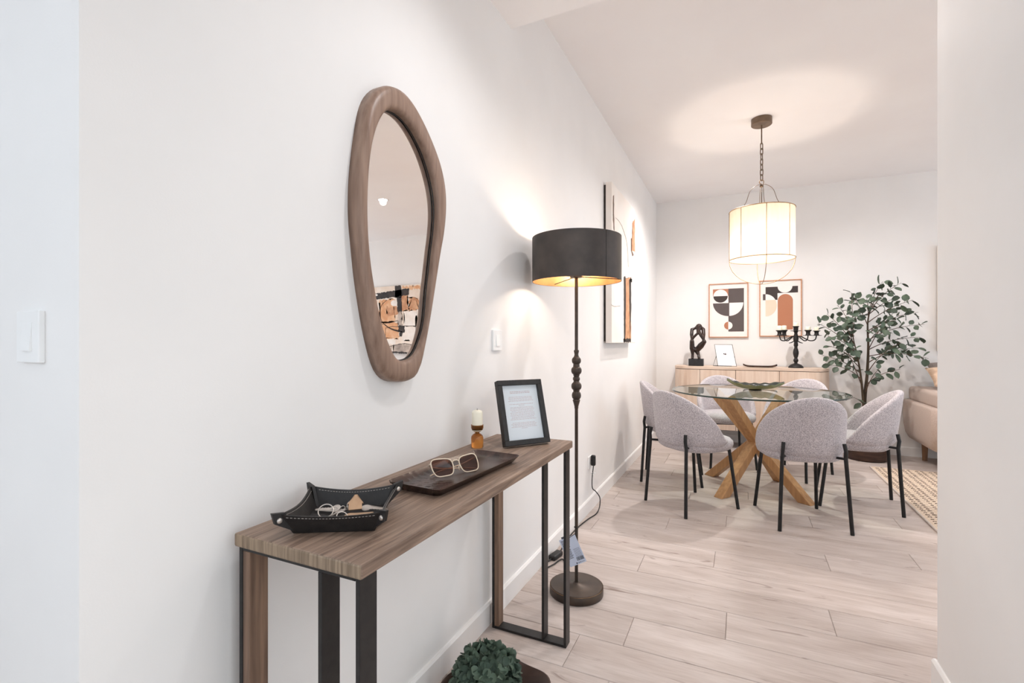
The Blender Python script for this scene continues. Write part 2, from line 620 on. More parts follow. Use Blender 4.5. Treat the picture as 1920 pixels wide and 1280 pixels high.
# ------------------------------------------------------------------ room shell
XL, XR, YB, ZC, ZH = -0.95, 0.60, 6.20, 2.885, 2.60
bm = B(); box(bm, -2.75, 5.12, -2.75, 6.32, -0.16, -0.0125)
floor = structure('floor', bm, M['joint'])

# planks: one object each, rows run parallel to the far wall
random.seed(11)
PITCH, PLEN = 0.212, 1.262
JOINT = {0: -0.41, 1: -0.055, 2: 0.345, 3: -0.477, 4: -0.128, 5: 0.415, 6: -0.425, 7: -0.085, 8: 0.41, 9: -0.35, 10: 0.05, 11: 0.36, 12: -0.55}
_meshes = {}


def plank_mesh(x0, x1, y0, y1):
    k = (round(x1 - x0, 3), round(y1 - y0, 3))
    if k not in _meshes:
        b = B()
        w, d = k[0] / 2, k[1] / 2
        box(b, -w, w, -d, d, -0.012, 0.0)
        top = [e for e in b.edges if all(abs(v.co.z) < 1e-6 for v in e.verts)]
        bmesh.ops.bevel(b, geom=top, offset=0.0022, segments=1, affect='EDGES')
        me = bpy.data.meshes.new('plank')
        b.to_mesh(me)
        b.free()
        me.materials.append(M['plank'])
        _meshes[k] = me
    return _meshes[k]


for k in range(-22, 21):
    y0 = 1.863 + PITCH * k
    y1 = y0 + PITCH
    if y0 >= YB:
        break
    y1 = min(y1, YB)
    xmin, xmax = (-2.6, 0.6) if y1 < 0.4 else ((-0.95, 0.6) if y1 < 2.0 else (-0.95, 5.0))
    j = JOINT.get(k, random.uniform(-0.6, 0.6))
    while j > xmin:
        j -= PLEN
    x = j
    while x < xmax:
        a, b_ = max(x, xmin), min(x + PLEN, xmax)
        if b_ - a > 0.03:
            g = 0.0007
            o = bpy.data.objects.new('plank', plank_mesh(a + g, b_ - g, y0 + g, y1 - g))
            o.location = ((a + b_) / 2, (y0 + y1) / 2, 0)
            COL.objects.link(o)
            o.parent = floor
        x += PLEN

bm = B(); box(bm, XL - 0.12, XL, 0.40, YB + 0.12, -0.0125, 3.0)
structure('wall_left', bm, M['wall'])
bm = B(); box(bm, -2.72, XL - 0.12, 0.40, 0.52, -0.0125, 3.0)
structure('wall_entrance', bm, M['wall'])
bm = B(); box(bm, XL, 5.12, YB, YB + 0.12, -0.0125, 3.0)
structure('wall_back', bm, M['wall'])
bm = B()
box(bm, XR, XR + 0.12, -2.72, -0.85, -0.0125, 3.0); box(bm, XR, XR + 0.12, 1.15, 2.09, -0.0125, 3.0)
box(bm, XR, XR + 0.12, -0.85, 1.15, 2.25, 3.0); box(bm, XR, XR + 0.12, -0.85, 1.15, -0.0125, 0.15)  # opening left for the added side fill
structure('wall_right', bm, M['wall'])
bm = B(); box(bm, XR + 0.12, 5.12, 1.97, 2.09, -0.0125, 3.0)
structure('wall_living', bm, M['wall'])
bm = B()
box(bm, -2.72, -2.6, -2.72, -2.5, -0.0125, 3.0); box(bm, -2.72, -2.6, -1.0, 0.40, -0.0125, 3.0)
box(bm, -2.72, -2.6, -2.5, -1.0, 2.45, 3.0); box(bm, -2.72, -2.6, -2.5, -1.0, -0.0125, 0.85)  # gap made to let the added cool fill in
structure('wall_entrance_side', bm, M['wall'])
bm = B()
box(bm, -2.6, -2.05, -2.72, -2.6, -0.0125, 3.0); box(bm, 0.25, XR, -2.72, -2.6, -0.0125, 3.0); box(bm, -2.05, 0.25, -2.72, -2.6, 2.5, 3.0); box(bm, -2.05, 0.25, -2.72, -2.6, -0.0125, 1.0)
structure('wall_front', bm, M['wall'])
bm = B()
box(bm, 5.0, 5.12, 2.09, 2.6, -0.0125, 3.0); box(bm, 5.0, 5.12, 5.7, YB, -0.0125, 3.0)
box(bm, 5.0, 5.12, 2.6, 5.7, 2.45, 3.0); box(bm, 5.0, 5.12, 2.6, 5.7, -0.0125, 0.15)
structure('wall_window_side', bm, M['wall'])
bm = B(); box(bm, XL, 5.0, 2.0, YB, ZC, 3.05)
structure('ceiling', bm, M['ceil'])
bm = B(); box(bm, -2.6, XR, -2.6, 2.0, ZH, 3.05)
structure('ceiling', bm, M['ceil'])


def window(name, axis, c0, c1, a0, a1, z0, z1, n):
    t = bpy.data.objects.new(name, None)
    COL.objects.link(t)
    t['kind'] = 'structure'
    MATS[t.name] = Matrix.Identity(4)

    def bb(bm, p0, p1, q0, q1):
        if axis == 'x':
            box(bm, c0, c1, p0, p1, q0, q1, 0.004)
        else:
            box(bm, p0, p1, c0, c1, q0, q1, 0.004)
    bm = B()
    bb(bm, a0, a0 + 0.06, z0, z1); bb(bm, a1 - 0.06, a1, z0, z1); bb(bm, a0 + 0.06, a1 - 0.06, z0, z0 + 0.06); bb(bm, a0 + 0.06, a1 - 0.06, z1 - 0.06, z1)
    for i in range(1, n):
        x = a0 + (a1 - a0) * i / n
        bb(bm, x - 0.03, x + 0.03, z0 + 0.06, z1 - 0.06)
    obj('window_frame', bm, M['trim'], t)
    for i in range(n):
        p0 = a0 + (a1 - a0) * i / n + (0.06 if i == 0 else 0.03)
        p1 = a0 + (a1 - a0) * (i + 1) / n - (0.06 if i == n - 1 else 0.03)
        bm = B()
        cm = (c0 + c1) / 2
        if axis == 'x':
            box(bm, cm - 0.003, cm + 0.003, p0, p1, z0 + 0.06, z1 - 0.06)
        else:
            box(bm, p0, p1, cm - 0.003, cm + 0.003, z0 + 0.06, z1 - 0.06)
        obj('pane', bm, M['clear'], t)


window('window_1', 'x', 5.04, 5.09, 2.6, 5.7, 0.15, 2.45, 3)
window('added_side_window', 'x', XR + 0.04, XR + 0.09, -0.85, 1.15, 0.15, 2.25, 2)  # unseen window added around the side fill light
window('added_entrance_window', 'x', -2.69, -2.64, -2.5, -1.0, 0.85, 2.45, 2)  # unseen window added to pass cool fill onto the right wall
window('window_2', 'y', -2.69, -2.64, -2.05, 0.25, 1.0, 2.5, 2)


def baseboard(name, x0, x1, y0, y1, side):
    """9 cm board with a chamfered top edge towards the room"""
    bm = B()
    h, c = 0.092, 0.008
    if side in 'EW':
        s = 1 if side == 'E' else -1
        xa, xb = (x0, x1) if s > 0 else (x1, x0)
        pr = [(xa, 0), (xb, 0), (xb, h - c), (xb - s * c * 0.8, h), (xa, h)]
        loft(bm, [[(p, y0, z) for p, z in pr], [(p, y1, z) for p, z in pr]])
    else:
        s = 1 if side == 'N' else -1
        ya, yb = (y0, y1) if s > 0 else (y1, y0)
        pr = [(ya, 0), (yb, 0), (yb, h - c), (yb - s * c * 0.8, h), (ya, h)]
        loft(bm, [[(x0, p, z) for p, z in pr], [(x1, p, z) for p, z in pr]])
    return structure(name, bm, M['trim'])


baseboard('baseboard_left', XL, XL + 0.013, 0.40, YB - 0.013, 'E')
baseboard('baseboard_back', XL + 0.0, 5.0, YB - 0.013, YB, 'S')
baseboard('baseboard_right', XR - 0.013, XR, -2.6, 2.103, 'W')
baseboard('baseboard_end', XR, 5.0, 2.09, 2.103, 'N')
baseboard('baseboard_entrance', -2.6, XL + 0.013, 0.387, 0.40, 'S')

# ------------------------------------------------------------------ console table
ct = thing('console_table', 'narrow console table with thick oak top and black flat-bar end frames', 'console table', (-0.755, 1.225, 0))
bm = B()
box(bm, -0.922, -0.590, 0.640, 1.800, 0.758, 0.785, 0.004, 2)
bm.normal_update()
for f in bm.faces:
    f.material_index = 1 if abs(f.normal.y) > 0.8 else 0
o = obj('tabletop', bm, [M['console_wood'], M['console_end']], ct, True)
BT = 0.010
for (ya, yb) in ((0.650, 0.695), (1.765, 1.810)):
    ya, yb = (ya, yb) if ya < 1 else (ya - 0.012, yb - 0.012)
    bm = B()
    box(bm, -0.920, -0.910, ya, yb, 0.0, 0.758, 0.001)
    obj('rear_post', bm, M['black_metal'], ct, True)
    bm = B()
    box(bm, -0.612, -0.602, ya, yb, 0.0, 0.758, 0.001)
    obj('front_post', bm, M['black_metal'], ct, True)
    bm = B()
    box(bm, -0.702, -0.692, ya, yb, BT, 0.748, 0.001)
    obj('middle_post', bm, M['black_metal'], ct, True)
    bm = B()
    box(bm, -0.910, -0.612, ya, yb, 0.0, BT, 0.001)
    obj('floor_bar', bm, M['black_metal'], ct, True)
    bm = B()
    box(bm, -0.910, -0.612, ya, yb, 0.748, 0.758, 0.001)
    obj('top_bar', bm, M['black_metal'], ct, True)
    bm = B()
    box(bm, -0.910, -0.890, ya + 0.001, yb - 0.001, BT, 0.748, 0.0015)
    obj('wooden_leg', bm, M['console_leg'], ct, True)
TOP = 0.785

# ------------------------------------------------------------------ wall mirror
import math as _m
_F, _TH = 906.67, R(25.32)


def eye(px, py):
    u, v = (px - 960) / _F, (640 - py) / _F
    return V((-math.sin(_TH) + u * math.cos(_TH), math.cos(_TH) + u * math.sin(_TH), v))


def on_x(px, py, X):
    d = eye(px, py)
    t = X / d.x
    return V((X, d.y * t, 1.17 + d.z * t))


def on_y(px, py, Y):
    d = eye(px, py)
    t = Y / d.y
    return V((d.x * t, Y, 1.17 + d.z * t))


def on_z(px, py, Z):
    d = eye(px, py)
    t = (Z - 1.17) / d.z
    return V((d.x * t, d.y * t, Z))


K = 0.4609
outer = [(180, 45), (230, 65), (275, 115), (315, 185), (350, 260), (385, 350), (405, 430), (412, 500), (410, 580), (400, 660), (385, 740), (370, 830),
         (355, 920), (340, 1000), (325, 1080), (310, 1160), (300, 1215), (275, 1240), (230, 1250), (190, 1243), (160, 1220), (140, 1175), (125, 1120),
         (105, 1030), (88, 930), (72, 820), (60, 700), (50, 580), (50, 460), (57, 360), (68, 270), (80, 190), (95, 120), (120, 75), (150, 52)]
inner = [(200, 142), (245, 165), (280, 205), (310, 255), (340, 320), (360, 380), (375, 440), (385, 500), (388, 570), (382, 650), (372, 720), (362, 800),
         (352, 880), (345, 960), (335, 1030), (315, 1090), (295, 1135), (265, 1155), (235, 1160), (215, 1145), (195, 1100), (175, 1050), (160, 1000),
         (145, 930), (132, 850), (120, 760), (112, 660), (108, 560), (108, 460), (112, 370), (122, 290), (140, 220), (160, 175), (180, 150)]


def trace(pts, X):
    return [on_x(640 + x * K, 140 + y * K, X) for x, y in pts]


def resample(pts, cen, n):
    """radial resampling of a star-shaped closed outline in the Y,Z plane"""
    ang = sorted([(math.atan2(p.z - cen.z, p.y - cen.y) % (2 * PI), p) for p in pts], key=lambda q: q[0])
    res = []
    for k in range(n):
        a = 2 * PI * k / n
        for i in range(len(ang)):
            a0, p0 = ang[i]
            a1, p1 = ang[(i + 1) % len(ang)]
            if i == len(ang) - 1:
                a1 += 2 * PI
            aa = a if a >= a0 else a + 2 * PI
            if a0 <= aa <= a1:
                d = V((0, math.cos(a), math.sin(a)))
                # ray / segment intersection in YZ
                e = p1 - p0
                den = d.y * e.z - d.z * e.y
                w = p0 - cen
                t = (w.y * e.z - w.z * e.y) / den if abs(den) > 1e-9 else w.length
                res.append(t)
                break
        else:
            res.append(res[-1])
    # light smoothing
    for _ in range(2):
        res = [(res[i - 1] + 2 * res[i] + res[(i + 1) % n]) / 4 for i in range(n)]
    return res


po, pin = catmull(trace(outer, -0.93), 4, True), catmull(trace(inner, -0.918), 4, True)
cen = sum(pin, V()) / len(pin)
NM = 160
ro, ri = resample(po, cen, NM), resample(pin, cen, NM)
ri = [r_ + 0.008 * max(0.0, -math.cos(2 * PI * k / NM)) + 0.003 * max(0.0, -math.sin(2 * PI * k / NM)) for k, r_ in enumerate(ri)]
mir = thing('wall_mirror', 'tall pebble-shaped mirror with thick walnut frame hung above the console', 'mirror', (XL, cen.y, cen.z))
prof = [(0.0, -0.950), (0.0, -0.925), (0.07, -0.914), (0.22, -0.908), (0.5, -0.906), (0.80, -0.907), (0.94, -0.911), (1.0, -0.918), (1.0, -0.934), (0.96, -0.950)]
rings = []
for k in range(NM):
    a = 2 * PI * k / NM
    rings.append([(X, cen.y + math.cos(a) * (ro[k] + (ri[k] - ro[k]) * f), cen.z + math.sin(a) * (ro[k] + (ri[k] - ro[k]) * f)) for f, X in prof])
bm = B(); loft(bm, rings, True, False, True)
obj('mirror_frame', bm, M['walnut'], mir, True, smooth=True)
bm = B()
TILT = R(0.55)
YAW = R(0.3)
ring = []
for k in range(NM):
    a = 2 * PI * k / NM
    y, z = math.cos(a) * (ri[k] + 0.004), math.sin(a) * (ri[k] + 0.004)
    ring.append((-0.9315 - z * math.tan(TILT) - y * math.tan(YAW), cen.y + y, cen.z + z))
loft(bm, [ring, [(p[0] - 0.003, p[1], p[2]) for p in ring]])
obj('mirror_glass', bm, M['mirror'], mir, True)
bm = B()
tube(bm, [(-0.9285 - math.sin(2 * PI * k / NM) * ri[k] * math.tan(TILT), cen.y + math.cos(2 * PI * k / NM) * (ri[k] - 0.0005), cen.z + math.sin(2 * PI * k / NM) * (ri[k] - 0.0005)) for k in range(NM)], 0.0022, 6, True)
obj('glass_edge', bm, M['black_metal'], mir, True, smooth=True)

# ------------------------------------------------------------------ light switches and outlet


def rocker_switch(name, label, mtx, w, h):
    """local: x across, y out of the wall, z up"""
    t = thing(name, label, 'light switch', (0, 0, 0), 0, 'rocker light switches')
    t.matrix_world = mtx
    MATS[t.name] = Matrix.Identity(4)
    bm = B(); box(bm, -w / 2, w / 2, 0.0, 0.009, -h / 2, h / 2, 0.0016, 2)
    obj('cover_plate', bm, M['plastic_white'], t)
    bm = B(); box(bm, -w / 2 + 0.001, w / 2 - 0.001, 0.0, 0.0008, -h / 2 + 0.001, h / 2 - 0.001)
    obj('rocker_surround', bm, M['plastic_white'], t)
    bm = B()
    rw, z0, z1 = w * 0.21, -h * 0.27, h * 0.28
    pr = [(-rw, 0.008), (rw, 0.008)]
    vs = []
    # wedge that stands proud at the foot
    loft(bm, [[(-rw, 0.0085, z0), (rw, 0.0085, z0), (rw, 0.0132, z0), (-rw, 0.0132, z0)], [(-rw, 0.0085, z1), (rw, 0.0085, z1), (rw, 0.0094, z1), (-rw, 0.0094, z1)]])
    obj('rocker', bm, M['plastic_white'], t)
    return t


rocker_switch('light_switch', 'white rocker switch beside the corner at the edge of the entrance', Matrix.Translation((-1.098, 0.40, 1.178)) @ Matrix.Rotation(PI, 4, 'Z'), 0.080, 0.088)
rocker_switch('light_switch', 'white rocker switch on the wall between mirror and floor lamp', Matrix.Translation((XL, 1.848, 1.175)) @ Matrix.Rotation(-PI / 2, 4, 'Z'), 0.082, 0.088)

t = thing('wall_outlet', 'white wall outlet above the baseboard with the lamp plug in it', 'outlet', (XL, 3.26, 0.335))
bm = B(); box(bm, 0, 0.009, -0.042, 0.042, -0.042, 0.042, 0.002, 2)
obj('cover_plate', bm, M['plastic_white'], t)
bm = B(); lathe(bm, [(0.026, 0.0075), (0.026, 0.0098), (0.020, 0.0098), (0.019, 0.004), (0, 0.004)], 20, axis_mtx=Matrix.Rotation(PI / 2, 4, 'Y'))
obj('socket_ring', bm, M['plastic_white'], t, smooth=True, angle=40)

# ------------------------------------------------------------------ valet tray with keys
vt = thing('valet_tray', 'black stitched leather tray with snapped corners at the near end of console', 'tray', (-0.778, 0.792, TOP), R(30))
NW = 12


def tray_side(f, t):
    """f 0..4 around the rim; t 0 (base) .. 1 (rim)"""
    i = int(f) % 4
    u = f - int(f)
    base = [V((-0.080, -0.074, 0)), V((0.080, -0.074, 0)), V((0.080, 0.074, 0)), V((-0.080, 0.074, 0))]
    rim = [V((-0.102, -0.097, 0.046)), V((0.102, -0.097, 0.046)), V((0.102, 0.097, 0.046)), V((-0.102, 0.097, 0.046))]
    a, b = base[i], base[(i + 1) % 4]
    c, d = rim[i], rim[(i + 1) % 4]
    e = min(u, 1 - u)
    sag = 0.010 * math.sin(PI * u) ** 0.8
    p, q = a.lerp(b, u), c.lerp(d, u)
    n = V((p.x + q.x, p.y + q.y, 0)).normalized()
    q = q - V((0, 0, sag))
    out = V(((q.x - p.x), (q.y - p.y), 0))
    q = p + out * (1 - 0.35 * math.sin(PI * u)) + V((0, 0, q.z - p.z))
    return p.lerp(q, t)


bm = B()
fr = [i / NW * 1.0 for i in range(4 * NW)]
rings = []
off = 0.0032
rows_o = [[tray_side(f, t) + V((0, 0, 0.001)) for f in fr] for t in (0, 0.35, 0.7, 1.0)]
rows_i = []
for t in (1.0, 0.7, 0.35, 0.06):
    row = []
    for f in fr:
        p = tray_side(f, t)
        k = 1 - off / max(V((p.x, p.y)).length, 0.01) * 1.2
        row.append(V((p.x * k, p.y * k, max(p.z, 0.0042) + 0.001)))
    rows_i.append(row)
loft(bm, rows_o + rows_i, True, True)
obj('tray_body', bm, M['leather'], vt, smooth=True, angle=50)
# pinched corner tips with press studs
for i, (sx, sy) in enumerate(((-1, -1), (1, -1), (1, 1), (-1, 1))):
    bm = B()
    d = V((sx, sy, 0)).normalized()
    n = V((-d.y, d.x, 0))
    a0, a1 = V((sx * 0.079, sy * 0.073, 0.003)), V((sx * 0.099, sy * 0.094, 0.048))
    tip_hi = a1 + d * 0.016 + V((0, 0, 0.004))
    q = [a0 - d * 0.004, a1 - d * 0.010, tip_hi, a1 + d * 0.010 - V((0, 0, 0.018))]
    loft(bm, [[p - n * 0.0036 for p in q], [p + n * 0.0036 for p in q]])
    obj('corner_fold', bm, M['leather'], vt)
    bm = B()
    c = a1 + d * 0.001 - V((0, 0, 0.013))
    for s in (-1, 1):
        mt = Matrix.Translation(c) @ (V((0, 0, 1)).rotation_difference(n * s)).to_matrix().to_4x4()
        lathe(bm, [(0, 0.0062), (0.0030, 0.0062), (0.0050, 0.0054), (0.0056, 0.0036), (0.0056, 0.0030), (0, 0.003)][::-1], 14, axis_mtx=mt)
    obj('press_stud', bm, M['steel'], vt, smooth=True, label='small nickel press stud')
bm = B()
for k in range(4):
    for j in range(26):
        u0, u1 = 0.06 + 0.88 * j / 26, 0.06 + 0.88 * (j + 0.6) / 26
        for tt, dz in ((0.88, 0),):
            for side in (0, 1):
                p, q = tray_side(k + u0, tt), tray_side(k + u1, tt)
                s = 1.004 if side == 0 else 1 - off / 0.1 * 1.35
                p, q = V((p.x * s, p.y * s, p.z + 0.001)), V((q.x * s, q.y * s, q.z + 0.001))
                tube(bm, [p, q], 0.0006, 4)
sobj = obj('stitching', bm, M['thread'], vt, label='pale grey stitching')
sobj['kind'] = 'stuff'

kt = thing('bunch_of_keys', 'bunch of silver and brass keys with house tag lying in leather tray', 'keys', (-0.778, 0.800, TOP + 0.0055), R(30))


def key_bm(L=0.05, big=False):
    bm = B()
    o = []
    for k in range(14):
        a = PI * 0.12 + 2 * PI * 0.88 * k / 13
        o.append((0.011 * math.cos(a), 0.0105 * math.sin(a)))
    teeth = []
    x = 0.012
    i = 0
    w = 0.0038
    up = []
    while x < L - 0.003:
        up.append((x, -w + (0.0016 if i % 2 else 0.0)))
        x += 0.0035
        i += 1
    outl = [(0.010, w)] + o[1:-1] + [(0.010, -w)] + up + [(L, 0.0), (L - 0.003, w)]
    prism(bm, outl, 0, 0.0022)
    return bm


def place(o, loc, rot):
    o.location = loc
    o.rotation_euler = rot
    return o


for (x, y, z, rx, ry, rz, m_) in ((-0.012, -0.004, 0.010, 0.25, 0.12, -2.25, 'steel'), (0.012, -0.022, 0.006, 0.1, -0.05, 0.12, 'key_brass'), (0.038, 0.018, 0.008, 0.3, 0.05, -0.15, 'steel'), (-0.028, 0.020, 0.008, -0.5, 0.1, 2.9, 'steel')):
    o = obj('key', key_bm(0.05), M[m_], kt)
    place(o, (x, y, z), (rx, ry, rz))


def ring_bm(r, w, n=24, a0=0, a1=2 * PI):
    bm = B()
    full = abs(a1 - a0 - 2 * PI) < 1e-6
    pts = [(r * math.cos(a0 + (a1 - a0) * k / n), r * math.sin(a0 + (a1 - a0) * k / n), 0) for k in range(n if full else n + 1)]
    tube(bm, pts, w, 7, full)
    return bm


place(obj('split_ring', ring_bm(0.0155, 0.0014), M['steel'], kt, smooth=True), (-0.042, -0.008, 0.0135), (0.75, 0.15, 0))
place(obj('split_ring', ring_bm(0.011, 0.0012), M['steel'], kt, smooth=True), (-0.002, -0.030, 0.009), (0.6, 0.2, 0.4))
place(obj('split_ring', ring_bm(0.009, 0.0011), M['steel'], kt, smooth=True), (0.006, 0.016, 0.016), (1.0, 0.5, 0.3))
bm = B()
lk = ring_bm(0.0042, 0.0009, 10)
obj_l = obj('chain_link', lk, M['steel'], kt, smooth=True)
place(obj_l, (-0.036, 0.014, 0.008), (0.4, 0, 0))
for k in range(1, 6):
    c = link_copy(obj_l, kt, (-0.036 + 0.0075 * k, 0.014 + 0.0022 * k, 0.008 + 0.002 * (k % 2)), (0.3 + 1.2 * (k % 2), 0.2, 0.3))
bm = B()
prism(bm, [(-0.014, 0), (0.014, 0), (0.014, 0.016), (0.017, 0.016), (0.004, 0.034), (0.004, 0.040), (-0.002, 0.040), (-0.002, 0.036), (-0.017, 0.016), (-0.014, 0.016)], 0, 0.003)
place(obj('house_tag', bm, M['key_brass'], kt, label='flat house-shaped key tag'), (0.018, 0.002, 0.010), (R(34), 0, R(12)))

# ------------------------------------------------------------------ long wooden tray and sunglasses
lt = thing('wooden_tray', 'long dark carved wooden tray in the middle of console', 'tray', (-0.736, 1.205, TOP), R(-3.5))
bm = B()
w, l = 0.088, 0.212
NX, NY = 21, 61
gv = {}
for i in range(NX):
    for j in range(NY):
        u, v = -1 + 2 * i / (NX - 1), -1 + 2 * j / (NY - 1)
        # rounded rectangle mapping
        x, y = u * w, v * l
        cr = 0.02
        ex = max(0, abs(x) - (w - cr)); ey = max(0, abs(y) - (l - cr))
        d = math.hypot(ex, ey)
        if d > cr:
            x -= math.copysign(ex * (1 - cr / d), x); y -= math.copysign(ey * (1 - cr / d), y)
        e = max(abs(u) ** 5, abs(v) ** 14)
        z = 0.005 + 0.017 * e
        if v < -0.42 and e < 0.7:          # carved scales at one end and along the wall side
            z += 0.0016 * math.sin(i * 2.1 + (j % 2) * 1.6) * math.cos(j * 1.57)
        if -0.9 < u < -0.62:
            z += 0.0022 * math.sin(j * 1.9) * math.cos(i * 1.6) * (1 if v < -0.2 else 0.15)
        gv[i, j] = bm.verts.new((x, y, z))
low = {}
for i in range(NX):
    for j in range(NY):
        if i in (0, NX - 1) or j in (0, NY - 1):
            c = gv[i, j].co
            low[i, j] = bm.verts.new((c.x * 0.80, c.y * 0.925, 0.0005))
for i in range(NX - 1):
    for j in range(NY - 1):
        bm.faces.new((gv[i, j], gv[i + 1, j], gv[i + 1, j + 1], gv[i, j + 1]))
loop = [(i, 0) for i in range(NX)] + [(NX - 1, j) for j in range(1, NY)] + [(i, NY - 1) for i in range(NX - 2, -1, -1)] + [(0, j) for j in range(NY - 2, 0, -1)]
for a, b_ in zip(loop, loop[1:] + loop[:1]):
    bm.faces.new((gv[a], gv[b_], low[b_], low[a]))
bm.faces.new([low[k] for k in loop])
o = obj('carved_tray', bm, M['dark_wood'], lt, smooth=True, angle=50)

sg = thing('sunglasses', 'cream framed sunglasses with brown lenses resting on wooden tray', 'sunglasses', (-0.728, 1.175, TOP + 0.0078), R(62))
GS = 1.12


def lens_outline(s, n=32):
    pts = []
    for k in range(n):
        a = 2 * PI * k / n
        c, si = math.cos(a), math.sin(a)
        p = 4.2
        r = (abs(c) ** p + abs(si) ** p) ** (-1 / p)
        x, z = 0.0285 * r * c, 0.0225 * r * si
        z += 0.0035 * (x / 0.0285) * (1 if z > 0 else 0.2)
        x *= 1.0 - 0.16 * (1 if z < 0 else 0) * abs(z) / 0.0225
        pts.append(V((s * (0.038 + x), 0.0035 * ((x + 0.0285) / 0.05) ** 2, 0.0262 + z)) * GS)
    return pts


TI = Matrix.Translation((0, -0.012, 0.0015)) @ Matrix.Rotation(R(-34), 4, 'X')
bm = B()
for s in (-1, 1):
    tube(bm, [TI @ p for p in lens_outline(s)], 0.0017, 6, True)
tube(bm, [TI @ (V(p) * GS) for p in ((-0.011, 0, 0.036), (-0.004, -0.001, 0.039), (0.004, -0.001, 0.039), (0.011, 0, 0.036))], 0.0019, 6)
for s in (-1, 1):
    tube(bm, [TI @ (V(p) * GS) for p in ((s * 0.010, 0.001, 0.026), (s * 0.007, 0.006, 0.020), (s * 0.0085, 0.007, 0.014))], [0.001, 0.002, 0.0015], 5)
obj('frame', bm, M['cream_plastic'], sg, smooth=True)
for s in (-1, 1):
    bm = B()
    vs = [bm.verts.new(TI @ p) for p in lens_outline(s)]
    f0 = bm.faces.new(vs)
    ex = bmesh.ops.extrude_face_region(bm, geom=[f0])
    for v in [e for e in ex['geom'] if isinstance(e, bmesh.types.BMVert)]:
        v.co += V((0, 0.0010, 0.0007))
    obj('lens', bm, M['lens'], sg, label='brown tinted lens')
    bm = B()
    h0 = TI @ (V((s * 0.066, 0.004, 0.040)) * GS)
    yb_ = 0.030 if s < 0 else 0.038
    tube(bm, catmull([h0, h0 + V((s * 0.001, 0.009, -0.004)), (s * 0.066, yb_, 0.024), (s * 0.030, yb_ + 0.001, 0.014), (-s * 0.035, yb_, 0.006), (-s * 0.074, yb_ - 0.016, 0.0022)], 5), 0.0021, 6)
    obj('temple', bm, M['cream_plastic'], sg, smooth=True)

# ------------------------------------------------------------------ amber candle holder, candle
ch = thing('candle_holder', 'hourglass amber glass candle holder behind wooden tray on console', 'candle holder', (-0.866, 1.535, TOP))
bm = B()
R_ = 0.0225
prof = [(0, 0.0005), (R_ - 0.003, 0.0005), (R_, 0.003), (R_, 0.036), (0.0205, 0.043), (0.0145, 0.049), (0.0075, 0.0525), (0.0072, 0.0545), (0.013, 0.0575), (0.0195, 0.0635), (0.0225, 0.072), (0.0228, 0.083),
        (0.0216, 0.083), (0.0212, 0.073), (0.0178, 0.0655), (0.012, 0.061), (0, 0.0595)]
lathe(bm, prof, 32)
obj('glass_body', bm, M['amber'], ch, smooth=True, angle=60)


def candle(name, label, loc, r, h, group=None):
    t = thing(name, label, 'candle', loc, 0, group)
    bm = B(); lathe(bm, [(0, 0), (r, 0), (r, h * 0.86), (r * 0.86, h * 0.96), (r * 0.45, h), (0, h * 0.99)], 20)
    obj('wax', bm, M['wax'], t, smooth=True, angle=60)
    bm = B(); tube(bm, [(0, 0, h * 0.98), (0.0005, 0, h + 0.006)], 0.0009, 5)
    obj('wick', bm, M['wick'], t)
    return t


candle('pillar_candle', 'ivory candle standing in the hourglass amber glass holder', (-0.866, 1.535, TOP + 0.062), 0.0198, 0.074)

# ------------------------------------------------------------------ framed text on console
fw, fh, ft = 0.190, 0.242, 0.026
fa = math.atan2(0.155, 0.116)
ff = thing('framed_notice', 'black wood frame with printed white sheet leaning back at far end of console', 'picture frame', (-0.703, 1.630, TOP), fa)
LEAN = Matrix.Translation((0, 0, 0.001)) @ Matrix.Rotation(R(-17), 4, 'X') @ Matrix.Translation((0, -ft, 0))
# local: x along width, -y towards the room
LEAN = Matrix.Translation((0, ft * math.cos(R(17)) * 0 + 0.0, 0.0085)) @ Matrix.Rotation(R(-17), 4, 'X')
bm = B()
bw = 0.019
box(bm, -fw / 2, fw / 2, 0, ft, 0, bw, 0.0012, 1, LEAN); box(bm, -fw / 2, fw / 2, 0, ft, fh - bw, fh, 0.0012, 1, LEAN)
box(bm, -fw / 2, -fw / 2 + bw, 0, ft, bw, fh - bw, 0.0012, 1, LEAN); box(bm, fw / 2 - bw, fw / 2, 0, ft, bw, fh - bw, 0.0012, 1, LEAN)
obj('frame', bm, M['frame_black'], ff)
bm = B(); box(bm, -fw / 2 + bw * .6, fw / 2 - bw * .6, ft * .5, ft * .62, bw * .6, fh - bw * .6, 0, 1, LEAN)
pp = obj('paper', bm, M['paper'], ff, label='white sheet with faint lines of print')
bm = B()
random.seed(3)
yy = [0.198, 0.193, 0.178, 0.173, 0.168, 0.163, 0.151, 0.146, 0.139, 0.134, 0.129, 0.124, 0.119, 0.114, 0.109, 0.104, 0.099, 0.094, 0.081, 0.076, 0.071, 0.066, 0.061]
for k, z in enumerate(yy):
    wl = 0.042 if k < 2 else random.uniform(0.045, 0.055)
    if k in (7, 22):
        wl = 0.012
    x = -wl
    while x < wl:
        ln = random.uniform(0.004, 0.012)
        x2 = min(x + ln, wl)
        box(bm, x, x2, ft * .5 - 0.0003, ft * .5, z, z + (0.0024 if k < 2 else 0.0015), 0, 1, LEAN)
        x = x2 + 0.0018
o = obj('printed_text', bm, M['print_red'], pp, label='faint reddish printed lines')
bm = B(); box(bm, -fw / 2 + bw * .8, fw / 2 - bw * .8, ft * .30, ft * .36, bw * .8, fh - bw * .8, 0, 1, LEAN)
obj('glazing', bm, M['clear'], ff)
bm = B()
p0 = LEAN @ V((0, ft, 0.165)); p1 = V((0, 0.145, 0.001))
